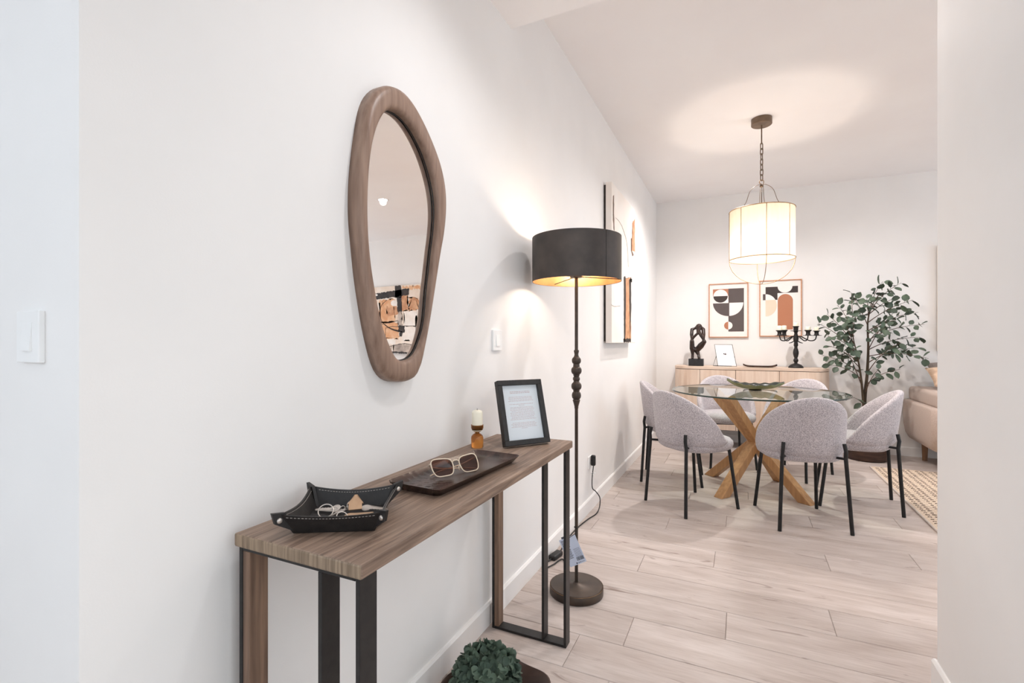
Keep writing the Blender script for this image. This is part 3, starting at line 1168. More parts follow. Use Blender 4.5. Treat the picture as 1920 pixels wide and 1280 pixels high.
box(bm, -0.022, 0.022, 0, 0.003, 0, (p1 - p0).length, 0.0008, 1, Matrix.Translation(p1) @ (V((0, 0, 1)).rotation_difference((p0 - p1).normalized())).to_matrix().to_4x4())
obj('easel_leg', bm, M['frame_black'], ff)

# ------------------------------------------------------------------ floor lamp
LX, LY = -0.693, 2.167
fl = thing('floor_lamp', 'floor lamp with dark bronze drum shade and turned stem behind the console', 'floor lamp', (LX, LY, 0))
bm = B(); lathe(bm, [(0, 0.0), (0.121, 0.0), (0.124, 0.004), (0.124, 0.034), (0.119, 0.040), (0.020, 0.043), (0.012, 0.050), (0, 0.050)], 48)
obj('base', bm, M['bronze'], fl, smooth=True, angle=40)
bm = B(); tube(bm, [(0.1225 * math.cos(2 * PI * k / 48), 0.1225 * math.sin(2 * PI * k / 48), 0.0365) for k in range(48)], 0.0016, 5, True)
obj('base_rim', bm, M['bronze_edge'], fl, smooth=True, label='worn coppery edge')
bm = B()
zs = lambda py: 1.17 + (640 - py) / _F * 2.255
px = lambda r: r * 0.3436 / _F * 2.255
pr = [(0.0078, 0.046), (0.0078, zs(748)), (0.0085, zs(745)), (0.0098, zs(744)), (0.0098, zs(741)), (0.0125, zs(738)), (0.0205, zs(731)), (px(25), zs(724)), (px(26), zs(720)), (0.019, zs(713)), (0.0125, zs(709)),
      (0.0125, zs(707)), (0.019, zs(703)), (px(29), zs(697)), (px(29), zs(693)), (0.021, zs(687)), (0.0115, zs(684)), (0.0125, zs(682)), (0.0175, zs(680)), (px(21), zs(678)), (0.0165, zs(676)), (0.0115, zs(673)),
      (0.013, zs(671)), (0.022, zs(668)), (px(29), zs(662)), (px(29), zs(658)), (0.020, zs(651))]
# balls measured down the stem
balls = [(676 - 0.2, 0.0215, 6.5), (694.5, 0.0245, 7.5), (710.0, 0.0165, 4.0), (723.7, 0.0240, 7.5), (741.0, 0.0215, 7.5)]
pr = [(0.0078, 0.046), (0.0078, zs(766)), (0.0092, zs(765)), (0.0092, zs(762)), (0.0125, zs(757)), (0.0175, zs(750))]
for by, br, hh in sorted(balls, key=lambda q: -q[0]):
    for a in range(-70, 71, 20):
        rr = 0.0100 + (br - 0.0100) * math.cos(R(a)) ** 0.9
        pr.append((rr, zs(by - hh * math.sin(R(a)))))
pr += [(0.0105, zs(667)), (0.0092, zs(664)), (0.0105, zs(661)), (0.0118, zs(659)), (0.0118, zs(656.5)), (0.0078, zs(655.5)), (0.0078, 1.470), (0.0115, 1.474), (0.0115, 1.482), (0, 1.482)]
lathe(bm, pr, 20)
obj('stem', bm, M['bronze'], fl, smooth=True, angle=35)
SR, SZ0, SZ1 = 0.206, 1.448, 1.652
bm = B(); lathe(bm, [(SR - 0.0015, SZ0), (SR, SZ0), (SR, SZ1), (SR - 0.0015, SZ1)], 72)
obj('shade', bm, M['shade_metal'], fl, smooth=True, angle=40)
bm = B(); lathe(bm, [(SR - 0.002, SZ0 + 0.001), (SR - 0.003, SZ0 + 0.001), (SR - 0.003, SZ1 - 0.001), (SR - 0.002, SZ1 - 0.001)], 72)
obj('shade_lining', bm, M['gold'], fl, smooth=True, angle=40, label='gold coloured lining')
bm = B()
sa = math.atan2(-LY, -LX) + R(38)
tube(bm, [(SR * 1.0008 * math.cos(sa), SR * 1.0008 * math.sin(sa), SZ0), (SR * 1.0008 * math.cos(sa), SR * 1.0008 * math.sin(sa), SZ1)], 0.0009, 4)
obj('shade_seam', bm, M['black_metal'], fl)
bm = B()
for k in range(3):
    a = R(20 + 120 * k)
    tube(bm, [(0.018 * math.cos(a), 0.018 * math.sin(a), 1.474), (0.03 * math.cos(a), 0.03 * math.sin(a), 1.470), ((SR - 0.003) * math.cos(a), (SR - 0.003) * math.sin(a), 1.458)], 0.0022, 6)
lathe(bm, [(0.008, 1.468), (0.030, 1.468), (0.030, 1.4725), (0.008, 1.4725)], 20)
obj('shade_spider', bm, M['black_metal'], fl)
bm = B(); lathe(bm, [(0.009, 1.482), (0.019, 1.484), (0.019, 1.515), (0.014, 1.52), (0, 1.52)], 20)
obj('bulb_holder', bm, M['bronze'], fl, smooth=True, angle=40)
bm = B(); lathe(bm, [(0.012, 1.52), (0.018, 1.535), (0.029, 1.555), (0.030, 1.572), (0.022, 1.592), (0, 1.600)], 20)
bulb = obj('bulb', bm, M['bulb'], fl, smooth=True)
bulb.visible_shadow = True
# cable, foot switch, plug
bm = B()
zf = 0.006
pts = [(-0.752, 2.276, 0.020), (-0.80, 2.36, zf), (-0.862, 2.455, zf), (-0.885, 2.375, zf), (-0.905, 2.325, zf), (-0.922, 2.335, zf), (-0.924, 2.385, zf), (-0.915, 2.425, 0.010)]
tube(bm, catmull(pts, 6), 0.0036, 6)
q1 = [(-0.900, 2.515, 0.010), (-0.912, 2.60, zf), (-0.925, 2.78, zf), (-0.922, 2.93, zf), (-0.905, 3.08, zf), (-0.884, 3.20, zf), (-0.880, 3.27, 0.030), (-0.886, 3.30, 0.085), (-0.905, 3.265, 0.135), (-0.920, 3.235, 0.165), (-0.924, 3.240, 0.225), (-0.924, 3.262, 0.28), (-0.920, 3.262, 0.315)]
tube(bm, catmull(q1, 6), 0.0036, 6)
cb = obj('power_cord', bm, M['cable'], fl, True, smooth=True)
bm = B()
vs = box(bm, -0.046, 0.046, -0.021, 0.021, 0, 0.026, 0.008, 3, Matrix.Translation((-0.906, 2.470, 0.0)) @ Matrix.Rotation(R(80), 4, 'Z'))
sw = obj('foot_switch', bm, M['cable'], fl, True, smooth=True, label='black inline foot switch')
bm = B()
box(bm, -0.937, -0.906, 3.247, 3.277, 0.312, 0.385, 0.009, 3)
obj('plug', bm, M['cable'], fl, True, smooth=True)
bm = B()
random.seed(5)
for k in range(5):
    a = 1.2 * k
    tube(bm, [V((-0.924, 3.258, 0.262)) + V((0.010 * math.sin(a * 1.3), 0.010 * math.cos(a), 0.008 * math.sin(a + i * 0.9))) * (i / 3) for i in range(4)] + [V((-0.918 + 0.012 * math.sin(a), 3.262 + 0.016 * math.cos(a), 0.256 + 0.012 * math.sin(2 * a)))], 0.0022, 5)
obj('cable_tie', bm, M['plastic_white'], fl, True, smooth=True, label='white twist tie')

# tag hanging from the lamp stem
pt = thing('price_tag', 'pale blue product tag with barcode hanging on the floor lamp stem', 'tag', (LX, LY, 0.300))
ctr = V((LX, LY, 0.0))
fwd = V((-LX, -LY, 0)).normalized()
rgt = V((-fwd.y, fwd.x, 0))            # image right seen from the hall
TM = Matrix((( rgt.x, fwd.x, 0, 0), (rgt.y, fwd.y, 0, 0), (0, 0, 1, 0), (0, 0, 0, 1)))
TG = Matrix.Translation(ctr + fwd * 0.016 + rgt * -0.017 + V((0, 0, 0.205))) @ TM @ Matrix.Rotation(R(-24), 4, 'Y').inverted() @ Matrix.Identity(4)
TG = Matrix.Translation(ctr + fwd * 0.016 + rgt * -0.017 + V((0, 0, 0.200))) @ TM @ Matrix.Rotation(R(-24), 4, 'Y')
# local: x right, y towards viewer, z up
bm = B(); box(bm, -0.040, 0.040, -0.0006, 0.0006, -0.066, 0.066, 0, 1, TG)
card = obj('card', bm, M['tag_card'], pt, True)
bm = B()
random.seed(8)
for k in range(16):
    z = 0.056 - 0.0058 * k
    box(bm, -0.035, -0.035 + random.uniform(0.026, 0.032), 0.0006, 0.0009, z, z + 0.0026, 0, 1, TG)
for k in range(7):
    z = 0.004 - 0.006 * k
    box(bm, 0.004, 0.034, 0.0006, 0.0009, z, z + 0.0012, 0, 1, TG)
x = 0.002
while x < 0.034:
    wv = random.choice((0.0008, 0.0014, 0.002))
    box(bm, x, x + wv, 0.0006, 0.0009, -0.050, -0.034, 0, 1, TG)
    x += wv + random.choice((0.0007, 0.0012))
for x_, s_ in ((-0.004, 0.0036), (0.006, 0.0024), (0.013, 0.0024)):
    lathe(bm, [(0, 0.0009), (s_, 0.0009), (s_, 0.0006), (0, 0.0006)], 8, axis_mtx=TG @ Matrix.Translation((x_, 0, -0.059)) @ Matrix.Rotation(-PI / 2, 4, 'X'))
box(bm, 0.017, 0.034, 0.0006, 0.0009, -0.060, -0.0588, 0, 1, TG)
o = obj('printed_text', bm, M['print_dark'], card, False, label='dark printed lines and barcode')
o.data.transform(MATS[pt.name].inverted())
bm = B()
tube(bm, [ctr + V((0.0095 * math.cos(2 * PI * k / 12), 0.0095 * math.sin(2 * PI * k / 12), 0.305)) for k in range(12)], 0.0022, 5, True)
tube(bm, [ctr + fwd * 0.010 + V((0, 0, 0.303)), ctr + fwd * 0.016 + V((0, 0, 0.285)), TG @ V((0.004, 0.0, 0.060))], 0.0016, 5)
obj('string', bm, M['cable'], pt, True, smooth=True)
bm = B()
box(bm, -0.026, 0.012, -0.0022, -0.0008, 0.060, 0.075, 0, 1, TG)
obj('backing_card', bm, M['print_dark'], pt, True)

# ------------------------------------------------------------------ bowl and hydrangea on floor
bw_c = V((-0.697, 1.352, 0))
rb = thing('root_wood_bowl', 'dark live-edge wooden bowl on the floor under the console', 'bowl', bw_c)
random.seed(21)
ph = [random.uniform(0, 6.28) for _ in range(4)]
NB = 72


def wob(a):
    return 1 + 0.055 * math.sin(2 * a + ph[0]) + 0.05 * math.sin(3 * a + ph[1]) + 0.03 * math.sin(5 * a + ph[2])


def bring(f, z, th=0):
    out = []
    for k in range(NB):
        a = 2 * PI * k / NB
        s = wob(a) if f > 0.5 else 1 + (wob(a) - 1) * f
        zz = z + (0.010 * math.sin(2 * a + ph[3]) + 0.006 * math.sin(5 * a + ph[1])) * min(1, z / 0.06)
        out.append(((0.163 * f * s - th) * math.cos(a), (0.195 * f * s - th) * math.sin(a), zz))
    return out


bm = B()
loft(bm, [bring(0.45, 0.0), bring(0.62, 0.004), bring(0.85, 0.024), bring(0.97, 0.046), bring(1.0, 0.060), bring(0.97, 0.064), bring(0.92, 0.058), bring(0.80, 0.032), bring(0.55, 0.016), bring(0.2, 0.012)])
obj('carved_bowl', bm, M['bowl_wood'], rb, smooth=True, angle=60)

hy = thing('green_hydrangea', 'round dark green artificial hydrangea head lying in wooden bowl', 'artificial flower', (-0.737, 1.366, 0.016))
HR = 0.098
bm = B()
bmesh.ops.create_icosphere(bm, subdivisions=3, radius=HR * 0.80)
for v in bm.verts:
    v.co = V((v.co.x, v.co.y, v.co.z * 0.90 + HR * 0.74))
obj('flower_core', bm, M['leaf_dark'], hy, smooth=True)


def petal_mesh():
    bm = B()
    for q in range(4):
        a = q * PI / 2
        rot = Matrix.Rotation(a, 4, 'Z')
        w, l = 0.0128, 0.026
        grid = []
        for i, s in enumerate((0.0, 0.3, 0.62, 0.88, 1.0)):
            ww = w * (0.25, 0.80, 1.0, 0.68, 0.04)[i]
            zz = (0.0, 0.001, 0.006, 0.013, 0.017)[i]
            grid.append([bm.verts.new(rot @ V((l * s, ww * k, zz + 0.004 * abs(k)))) for k in (-1, 0, 1)])
        for g0, g1 in zip(grid[:-1], grid[1:]):
            for k in range(2):
                bm.faces.new((g0[k], g0[k + 1], g1[k + 1], g1[k]))
    for f in bm.faces:
        f.smooth = True
    me = bpy.data.meshes.new('floret')
    bm.to_mesh(me)
    bm.free()
    me.materials.append(M['leaf_dark'])
    return me


pm = petal_mesh()
random.seed(4)
NF = 120
for k in range(NF):
    zz = 1 - 1.75 * (k + 0.5) / NF
    a = k * 2.39996
    rr = math.sqrt(max(0, 1 - zz * zz))
    d = V((rr * math.cos(a), rr * math.sin(a), zz))
    o = bpy.data.objects.new('floret', pm)
    COL.objects.link(o)
    o.parent = hy
    p = d * HR * random.uniform(0.82, 0.93)
    o.location = (p.x, p.y, p.z * 0.92 + HR * 0.80)
    dd = (d + V((random.uniform(-.4, .4), random.uniform(-.4, .4), random.uniform(-.3, .4)))).normalized()
    o.rotation_mode = 'QUATERNION'
    o.rotation_quaternion = V((0, 0, 1)).rotation_difference(dd) @ Matrix.Rotation(random.uniform(0, 6), 3, 'Z').to_quaternion()
    s = random.uniform(0.85, 1.15)
    o.scale = (s, s, s)

# ------------------------------------------------------------------ tall canvas on the left wall
GX = -0.885


def flat_patch(bm, pts, place_fn, thick=0.0008, jit=0.0, mi=0, seg=0.02):
    """polygon in canvas metres, edges broken up by jit, extruded a hair"""
    out = []
    n = len(pts)
    for i in range(n):
        a, b_ = V((*pts[i], 0)), V((*pts[(i + 1) % n], 0))
        L = (b_ - a).length
        k = max(1, int(L / seg)) if jit else 1
        for j in range(k):
            p = a.lerp(b_, j / k)
            if jit:
                p += V((random.uniform(-jit, jit), random.uniform(-jit, jit), 0))
            out.append(p)
    vs0 = [bm.verts.new(place_fn(p.x, p.y, 0)) for p in out]
    vs1 = [bm.verts.new(place_fn(p.x, p.y, thick)) for p in out]
    fs = [bm.faces.new(vs1)]
    for i in range(len(out)):
        j = (i + 1) % len(out)
        fs.append(bm.faces.new((vs0[i], vs0[j], vs1[j], vs1[i])))
    for f in fs:
        f.material_index = mi
    bmesh.ops.triangulate(bm, faces=[fs[0]])


cv = thing('canvas_painting', 'tall cream abstract canvas with brown bars on the wall behind floor lamp', 'painting', (XL, 4.09, 1.765))
Y0, Y1, Z0, Z1 = 3.640, 4.545, 1.158, 2.385
bm = B(); box(bm, -0.932, GX, Y0, Y1, Z0, Z1, 0.003, 2)
obj('canvas', bm, M['canvas_white'], cv, True)
bm = B(); box(bm, XL + 0.001, -0.932, Y0 + 0.015, Y1 - 0.015, Z0 + 0.015, Z1 - 0.015)
obj('shadow_gap', bm, M['paint_black'], cv, True)  # black block stands in for the shadow between canvas and wall


def gp(px, py):
    p = on_x(px, py, GX)
    return (p.y, p.z)


def left_place(a, b_, t):
    return (GX + t, a, b_)


random.seed(9)


def paint(name, polys, m, parent, pl, jit, thick=0.0008):
    bm = B()
    for p in polys:
        flat_patch(bm, p, pl, thick, jit)
    return obj(name, bm, m, parent, True)


paint('brush_stroke', [[gp(1170, 521), gp(1183, 521), gp(1183, 636), gp(1171, 640)]], M['paint_brown'], cv, left_place, 0.008)
paint('brush_stroke', [[gp(1169.5, 519), gp(1172.5, 519), gp(1173.5, 560), gp(1172, 640), gp(1170, 640)], [gp(1179.5, 524), gp(1183, 520), gp(1183.5, 575), gp(1181, 634), gp(1180, 580)], [gp(1169, 634.5), gp(1183, 634.5), gp(1182.5, 640.5), gp(1169, 641.5)], [gp(1181, 523), gp(1185, 523), gp(1185, 529), gp(1181, 529)]], M['paint_black'], cv, left_place, 0.006, 0.0014)
paint('brush_stroke', [[gp(1185.3, 420), gp(1190.2, 408), gp(1190.2, 472), gp(1184.5, 470)]], M['paint_brown'], cv, left_place, 0.010)
paint('brush_stroke', [[gp(1183, 448), gp(1184.4, 446), gp(1184.6, 470), gp(1188, 478), gp(1186, 481), gp(1183, 470)]], M['paint_dkbrown'], cv, left_place, 0.005)
paint('brush_stroke', [[gp(1149.0, 366), gp(1151.0, 366), gp(1151.3, 405), gp(1152.0, 432), gp(1150.6, 432), gp(1149.2, 412)]], M['paint_dkbrown'], cv, left_place, 0.005)
curve = [gp(1154, 408), gp(1160, 414), gp(1166, 424)]
curve2 = [gp(1166, 424), gp(1175, 455), gp(1178, 500)]
curve3 = [gp(1146, 571), gp(1152, 574), gp(1163, 573)]
bm = B()
for cc in (curve, curve2, curve3):
    tube(bm, [left_place(a, b_, 0.0006) for a, b_ in [(c[0], c[1]) for c in catmull([(q[0], q[1], 0) for q in cc], 6)]], 0.0022, 4)
obj('fine_line', bm, M['paint_grey'], cv, True)

# ------------------------------------------------------------------ wide abstract painting on the far wall, seen in the mirror
ap = thing('abstract_painting', 'wide abstract painting in black, orange and cream, seen in the mirror', 'painting', (2.72, YB, 1.6))
AX0, AX1, AZ0, AZ1, AY = 1.772, 3.66, 1.075, 2.125, 6.155
bm = B(); box(bm, AX0, AX1, AY, 6.188, AZ0, AZ1, 0.003, 2)
obj('canvas', bm, M['canvas'], ap, True)
bm = B(); box(bm, AX0 + 0.01, AX1 - 0.01, 6.188, YB, AZ0 + 0.015, AZ1 - 0.015)
obj('shadow_gap', bm, M['paint_black'], ap, True)  # shade behind the canvas, put in as a black inset


def mp(cx, cy):
    """zoomed mirror view -> canvas metres"""
    x = 3.77 - 0.001788 * cx
    z = 2.395 - 0.00140 * cy - 0.00006 * (cx - 300)
    return (x, z)


def ap_place(a, b_, t):
    return (a, AY - t, b_)


def rect(x0, y0, x1, y1):
    return [mp(x0, y0), mp(x1, y0), mp(x1, y1), mp(x0, y1)]


paint('brush_stroke', [rect(250, 340, 420, 590), rect(180, 350, 215, 560), rect(215, 600, 460, 780), rect(500, 200, 700, 230)], M['paint_orange'], ap, ap_place, 0.018, 0.0006)
paint('brush_stroke', [rect(495, 250, 560, 470), rect(330, 420, 450, 520), rect(570, 330, 680, 470), rect(-80, 640, 60, 900), rect(760, 420, 900, 620)], M['paint_brown'], ap, ap_place, 0.022, 0.0009)
paint('brush_stroke', [rect(520, 480, 660, 640), rect(250, 790, 420, 850), rect(495, 640, 640, 800), rect(640, 520, 900, 780)], M['paint_white'], ap, ap_place, 0.014, 0.0011)
paint('brush_stroke', [rect(400, 845, 610, 935), rect(300, 860, 380, 900), rect(455, 470, 495, 640)], M['paint_grey'], ap, ap_place, 0.016, 0.0013)
paint('brush_stroke', [[mp(-120, 300), mp(150, 275), mp(430, 240), mp(575, 222), mp(575, 290), mp(430, 315), mp(150, 340), mp(-120, 350)],
                       rect(425, 185, 492, 320), rect(446, 310, 494, 480), rect(455, 640, 522, 712), rect(466, 700, 492, 760), rect(380, 928, 545, 948), rect(165, 340, 180, 480), [mp(180, 470), mp(190, 470), mp(210, 640), mp(200, 640)]],
      M['paint_black'], ap, ap_place, 0.007, 0.0017)
bm = B()
arc = [mp(330, 350), mp(275, 400), mp(256, 470), mp(262, 560), mp(300, 620), mp(370, 670), mp(460, 700)]
pts = catmull([(a, b_, 0) for a, b_ in arc], 6)
tube(bm, [ap_place(p.x, p.y, 0.0012) for p in pts], [0.004 + 0.012 * max(0, (i / len(pts) - 0.55)) * 2 for i in range(len(pts))], 5)
for ln in ([(310, 790), (312, 665), (390, 645), (460, 650)], [(215, 640), (320, 610), (450, 580)], [(300, 885), (400, 860), (520, 835), (610, 850)], [(480, 640), (640, 640)]):
    tube(bm, [ap_place(*mp(*q), 0.0010) for q in ln], 0.004, 4)
obj('painted_line', bm, M['paint_black'], ap, True)
bm = B()
for c_, r1, r2 in (((412, 382), 36, 33), ((202, 285), 30, 14)):
    flat_patch(bm, [mp(c_[0] + r1 * math.cos(k * PI / 8), c_[1] + r2 * math.sin(k * PI / 8)) for k in range(16)], ap_place, 0.0021, 0.003)
obj('white_spot', bm, M['paint_white'], ap, True)

# ------------------------------------------------------------------ framed prints on the far wall


def arcpts(cx, cy, rx, ry, a0, a1, n=24):
    return [(cx + rx * math.cos(R(a0 + (a1 - a0) * k / n)), cy + ry * math.sin(R(a0 + (a1 - a0) * k / n))) for k in range(n + 1)]


def framed_print(name, label, x0, ztop, w, h, shapes):
    t = thing(name, label, 'framed print', (x0 + w / 2, YB, ztop - h), 0, 'geometric prints above the sideboard')
    fwid, dep = 0.009, 0.022
    ya, yb = YB - dep, YB
    bm = B(); box(bm, x0, x0 + w, ya, yb, ztop - fwid, ztop); obj('frame_top', bm, M['frame_oak'], t, True)
    bm = B(); box(bm, x0, x0 + w, ya, yb, ztop - h, ztop - h + fwid); obj('frame_bottom', bm, M['frame_oak'], t, True)
    for xx in (x0, x0 + w - fwid):
        bm = B(); box(bm, xx, xx + fwid, ya, yb, ztop - h + fwid, ztop - fwid); obj('frame_side', bm, M['frame_oak'], t, True)
    yp = YB - 0.012
    bm = B(); box(bm, x0 + fwid, x0 + w - fwid, yp, yb - 0.002, ztop - h + fwid, ztop - fwid)
    sheet = obj('sheet', bm, M['poster_white'], t, True)
    lay = {}
    for k, (pts, m_) in enumerate(shapes):
        bm = B()
        flat_patch(bm, pts, lambda a, b_, tt, k=k: (x0 + a, yp - 0.00025 * (k + 1) + 0.00025 - tt * 0.3, ztop - b_), 0.0008)
        o = obj('printed_shape', bm, M[m_], sheet)
        o.data.transform(MATS[t.name].inverted())
    return t


def rc(x0, y0, x1, y1):
    return [(x0, y0), (x1, y0), (x1, y1), (x0, y1)]


framed_print('framed_print', 'oak framed print of charcoal blocks and half circles nearer the sculpture', -0.343, 1.849, 0.421, 0.632, [
    (rc(0.045, 0.064, 0.212, 0.145), 'ink_brown'),
    (arcpts(0.128, 0.146, 0.078, 0.076, 0, 360, 40)[:-1], 'poster_white'),
    (arcpts(0.128, 0.146, 0.078, 0.076, 0, 180, 24), 'ink_black'),
    (rc(0.212, 0.062, 0.376, 0.563), 'ink_grey'),
    (arcpts(0.214, 0.230, 0.168, 0.152, 90, 180, 18) + [(0.214, 0.230)], 'ink_grey'),
    (arcpts(0.222, 0.228, 0.147, 0.152, 0, 90, 18) + [(0.222, 0.228)], 'poster_white'),
    (arcpts(0.211, 0.493, 0.045, 0.045, 90, 270, 18), 'ink_brown'),
    (arcpts(0.211, 0.493, 0.045, 0.045, -90, 90, 18), 'poster_white')])
framed_print('framed_print', 'oak framed print with terracotta arch under a black band', 0.191, 1.860, 0.418, 0.633, [
    (rc(0.063, 0.074, 0.381, 0.147), 'ink_black'),
    (rc(0.063, 0.146, 0.182, 0.222), 'ink_black'),
    (arcpts(0.255, 0.0735, 0.072, 0.071, 0, 180, 24), 'poster_white'),
    (arcpts(0.063, 0.283, 0.112, 0.128, -90, 90, 28), 'poster_white'),
    (arcpts(0.063, 0.283, 0.112, 0.123, -30, 90, 24) + [(0.063, 0.222)], 'ink_peach'),
    (rc(0.036, 0.153, 0.063, 0.222), 'ink_grey'),
    (arcpts(0.258, 0.235, 0.074, 0.075, 180, 360, 24) + [(0.332, 0.556), (0.184, 0.556)], 'ink_brown')])

# ------------------------------------------------------------------ sideboard and what stands on it
SX0, SX1, SYF, SYB, SH = -0.70, 0.835, 5.775, 6.165, 0.89


def round_outline(x0, x1, y0, y1, r, n=10):
    pts = [(x1, y1), (x0, y1)]
    for k in range(n + 1):
        a = PI + PI / 2 * k / n
        pts.append((x0 + r + r * math.cos(a), y0 + r + r * math.sin(a)))
    for k in range(n + 1):
        a = 1.5 * PI + PI / 2 * k / n
        pts.append((x1 - r + r * math.cos(a), y0 + r + r * math.sin(a)))
    return pts


sb = thing('sideboard', 'pale bleached wood sideboard with rounded ends against the far wall', 'sideboard', ((SX0 + SX1) / 2, 5.97, 0))
bm = B(); prism(bm, round_outline(SX0, SX1, SYF, SYB, 0.20), SH - 0.028, SH)
obj('top_board', bm, M['side_top'], sb, True)
bm = B(); prism(bm, round_outline(SX0 + 0.008, SX1 - 0.008, SYF + 0.022, SYB, 0.19), 0.20, SH - 0.032)
obj('carcass', bm, M['side_gap'], sb, True)
# curved ends and flat doors, one object each
dz0, dz1 = 0.20, SH - 0.034
for (xa, xb) in ((-0.50, -0.415), (-0.411, -0.052), (-0.048, 0.363), (0.367, 0.635)):
    bm = B(); box(bm, xa, xb, SYF + 0.002, SYF + 0.020, dz0, dz1, 0.0015)
    obj('door', bm, M['side_wood'], sb, True)
for s in (0, 1):
    bm = B()
    n = 14
    r = 0.198
    cx = SX0 + 0.2 if s == 0 else SX1 - 0.2
    cy = SYF + 0.2
    po_, pi_ = [], []
    for k in range(n + 1):
        a = (1.5 * PI - PI / 2 * k / n) if s == 0 else (1.5 * PI + PI / 2 * k / n)
        po_.append((cx + r * math.cos(a), cy + r * math.sin(a)))
        pi_.append((cx + (r - 0.018) * math.cos(a), cy + (r - 0.018) * math.sin(a)))
    xo = SX0 + 0.002 if s == 0 else SX1 - 0.002
    xi = SX0 + 0.02 if s == 0 else SX1 - 0.02
    po_.append((xo, SYB)); pi_.append((xi, SYB))
    prism(bm, po_ + pi_[::-1], dz0, dz1)
    obj('curved_end', bm, M['side_wood'], sb, True)
for lx in (SX0 + 0.25, SX1 - 0.25):
    for ly in (SYF + 0.08, SYB - 0.06):
        bm = B(); box(bm, lx - 0.016, lx + 0.016, ly - 0.016, ly + 0.016, 0, 0.20, 0.002)
        obj('leg', bm, M['black_metal'], sb, True)

# sculpture of a crouching thinker
sc = thing('bronze_sculpture', 'dark crouching figure sculpture on a black block on the sideboard', 'sculpture', (-0.465, 5.955, SH))
bm = B(); box(bm, -0.080, 0.080, -0.055, 0.055, 0, 0.082, 0.003, 1)
obj('plinth', bm, M['stone_black'], sc)


def sp(cx, cy, y):
    return V(((cx - 425) * 0.000545, y, 0.082 + (918 - cy) * 0.000532))


SKV = {'lf': (sp(352, 915, -.02), .014), 'la': (sp(355, 830, -.01), .013), 'lc': (sp(345, 690, -.015), .024), 'lk': (sp(345, 545, -.03), .021), 'le': (sp(345, 495, -.03), .013), 'lu': (sp(335, 390, -.01), .017), 'ls': (sp(338, 284, .015), .016),
       'ln': (sp(395, 262, .02), .011), 'hd': (sp(478, 226, .0), .030), 'hc': (sp(470, 310, -.02), .019), 'lw': (sp(405, 425, -.035), .012), 'lh': (sp(460, 368, -.035), .012),
       'rf': (sp(485, 915, -.02), .014), 'ra': (sp(472, 835, 0), .013), 'hp': (sp(430, 740, .02), .026), 'rt': (sp(515, 640, -.01), .030), 'rk': (sp(585, 555, -.03), .021), 're': (sp(572, 500, -.03), .013), 'ru': (sp(570, 395, -.01), .018),
       'rs': (sp(562, 285, .015), .018), 'rn': (sp(525, 250, .015), .016), 'rw': (sp(520, 420, -.035), .013)}
SKE = [('lf', 'la'), ('la', 'lc'), ('lc', 'lk'), ('lk', 'le'), ('le', 'lu'), ('lu', 'ls'), ('ls', 'ln'), ('ln', 'hd'), ('hd', 'hc'), ('le', 'lw'), ('lw', 'lh'), ('lh', 'hc'), ('rf', 'ra'), ('ra', 'hp'), ('hp', 'rt'), ('rt', 'rk'), ('rk', 're'), ('re', 'ru'), ('ru', 'rs'),
       ('rs', 'rn'), ('rn', 'hd'), ('re', 'rw'), ('rw', 'hc'), ('hp', 'lc')]
bm = B()
for a, b_ in SKE:
    (p, r1), (q, r2) = SKV[a], SKV[b_]
    n = 5
    tube(bm, [p.lerp(q, k / n) for k in range(n + 1)], [(r1 + (r2 - r1) * k / n) * 1.2 for k in range(n + 1)], 10)
for k, (p, r_) in SKV.items():
    s = bmesh.ops.create_icosphere(bm, subdivisions=2, radius=r_ * 1.2)
    for v in s['verts']:
        v.co += p
for k, dy in (('lf', -0.02), ('rf', -0.02)):
    p, r_ = SKV[k]
    s = bmesh.ops.create_icosphere(bm, subdivisions=2, radius=1)
    for v in s['verts']:
        v.co = V((v.co.x * 0.015, v.co.y * 0.03 + dy, v.co.z * 0.009)) + V((p.x, p.y, 0.090))
fig = obj('figure', bm, M['bronze_statue'], sc, smooth=True)
rmm = fig.modifiers.new('body', 'REMESH')
rmm.mode = 'VOXEL'
rmm.voxel_size = 0.0032
rmm.use_smooth_shade = True
smm = fig.modifiers.new('soft', 'SMOOTH')
smm.iterations = 4

# small black wire photo frame
wf = thing('photo_frame', 'small black wire photo frame leaning on the sideboard by the sculpture', 'photo frame', (-0.150, 5.93, SH))
bm = B()
wr = 0.0028
A0, A1 = V((-0.085, 0.0, 0.003)), V((0.108, 0.0, 0.003))
T0, T1 = V((-0.122, 0.06, 0.245)), V((0.062, 0.06, 0.245))
tube(bm, [A0, A1, T1, T0], wr, 6, True)
obj('front_wire', bm, M['black_metal'], wf)
bm = B()
m0, m1 = A0.lerp(T0, 0.46), A1.lerp(T1, 0.46)
F0, F1 = V((-0.137, 0.075, 0.003)), V((0.055, 0.075, 0.003))
tube(bm, [m0, F0, F1, m1], wr, 6)
tube(bm, [F0, A0], wr * 0.8, 6)
obj('rear_wire', bm, M['black_metal'], wf)
bm = B()
q = [A0 + V((0.006, 0.001, 0.006)), A1 + V((-0.006, 0.001, 0.006)), T1 + V((-0.005, 0.0005, -0.006)), T0 + V((0.006, 0.0005, -0.006))]
loft(bm, [q, [p + V((0, 0.0025, 0.0006)) for p in q]])
pic = obj('picture', bm, M['paper'], wf, label='white sheet with small dark mark')
bm = B()
cc = A0.lerp(A1, 0.5).lerp(T0.lerp(T1, 0.5), 0.56)
for k, (dx, dz, r_) in enumerate(((-0.010, 0.002, 0.008), (0.006, 0.004, 0.007), (0.000, -0.006, 0.006), (0.010, -0.006, 0.006))):
    s = bmesh.ops.create_icosphere(bm, subdivisions=1, radius=r_)
    for v in s['verts']:
        v.co = V((v.co.x, v.co.y * 0.08, v.co.z)) + cc + V((dx, dz * 0.25 - 0.0006, dz))
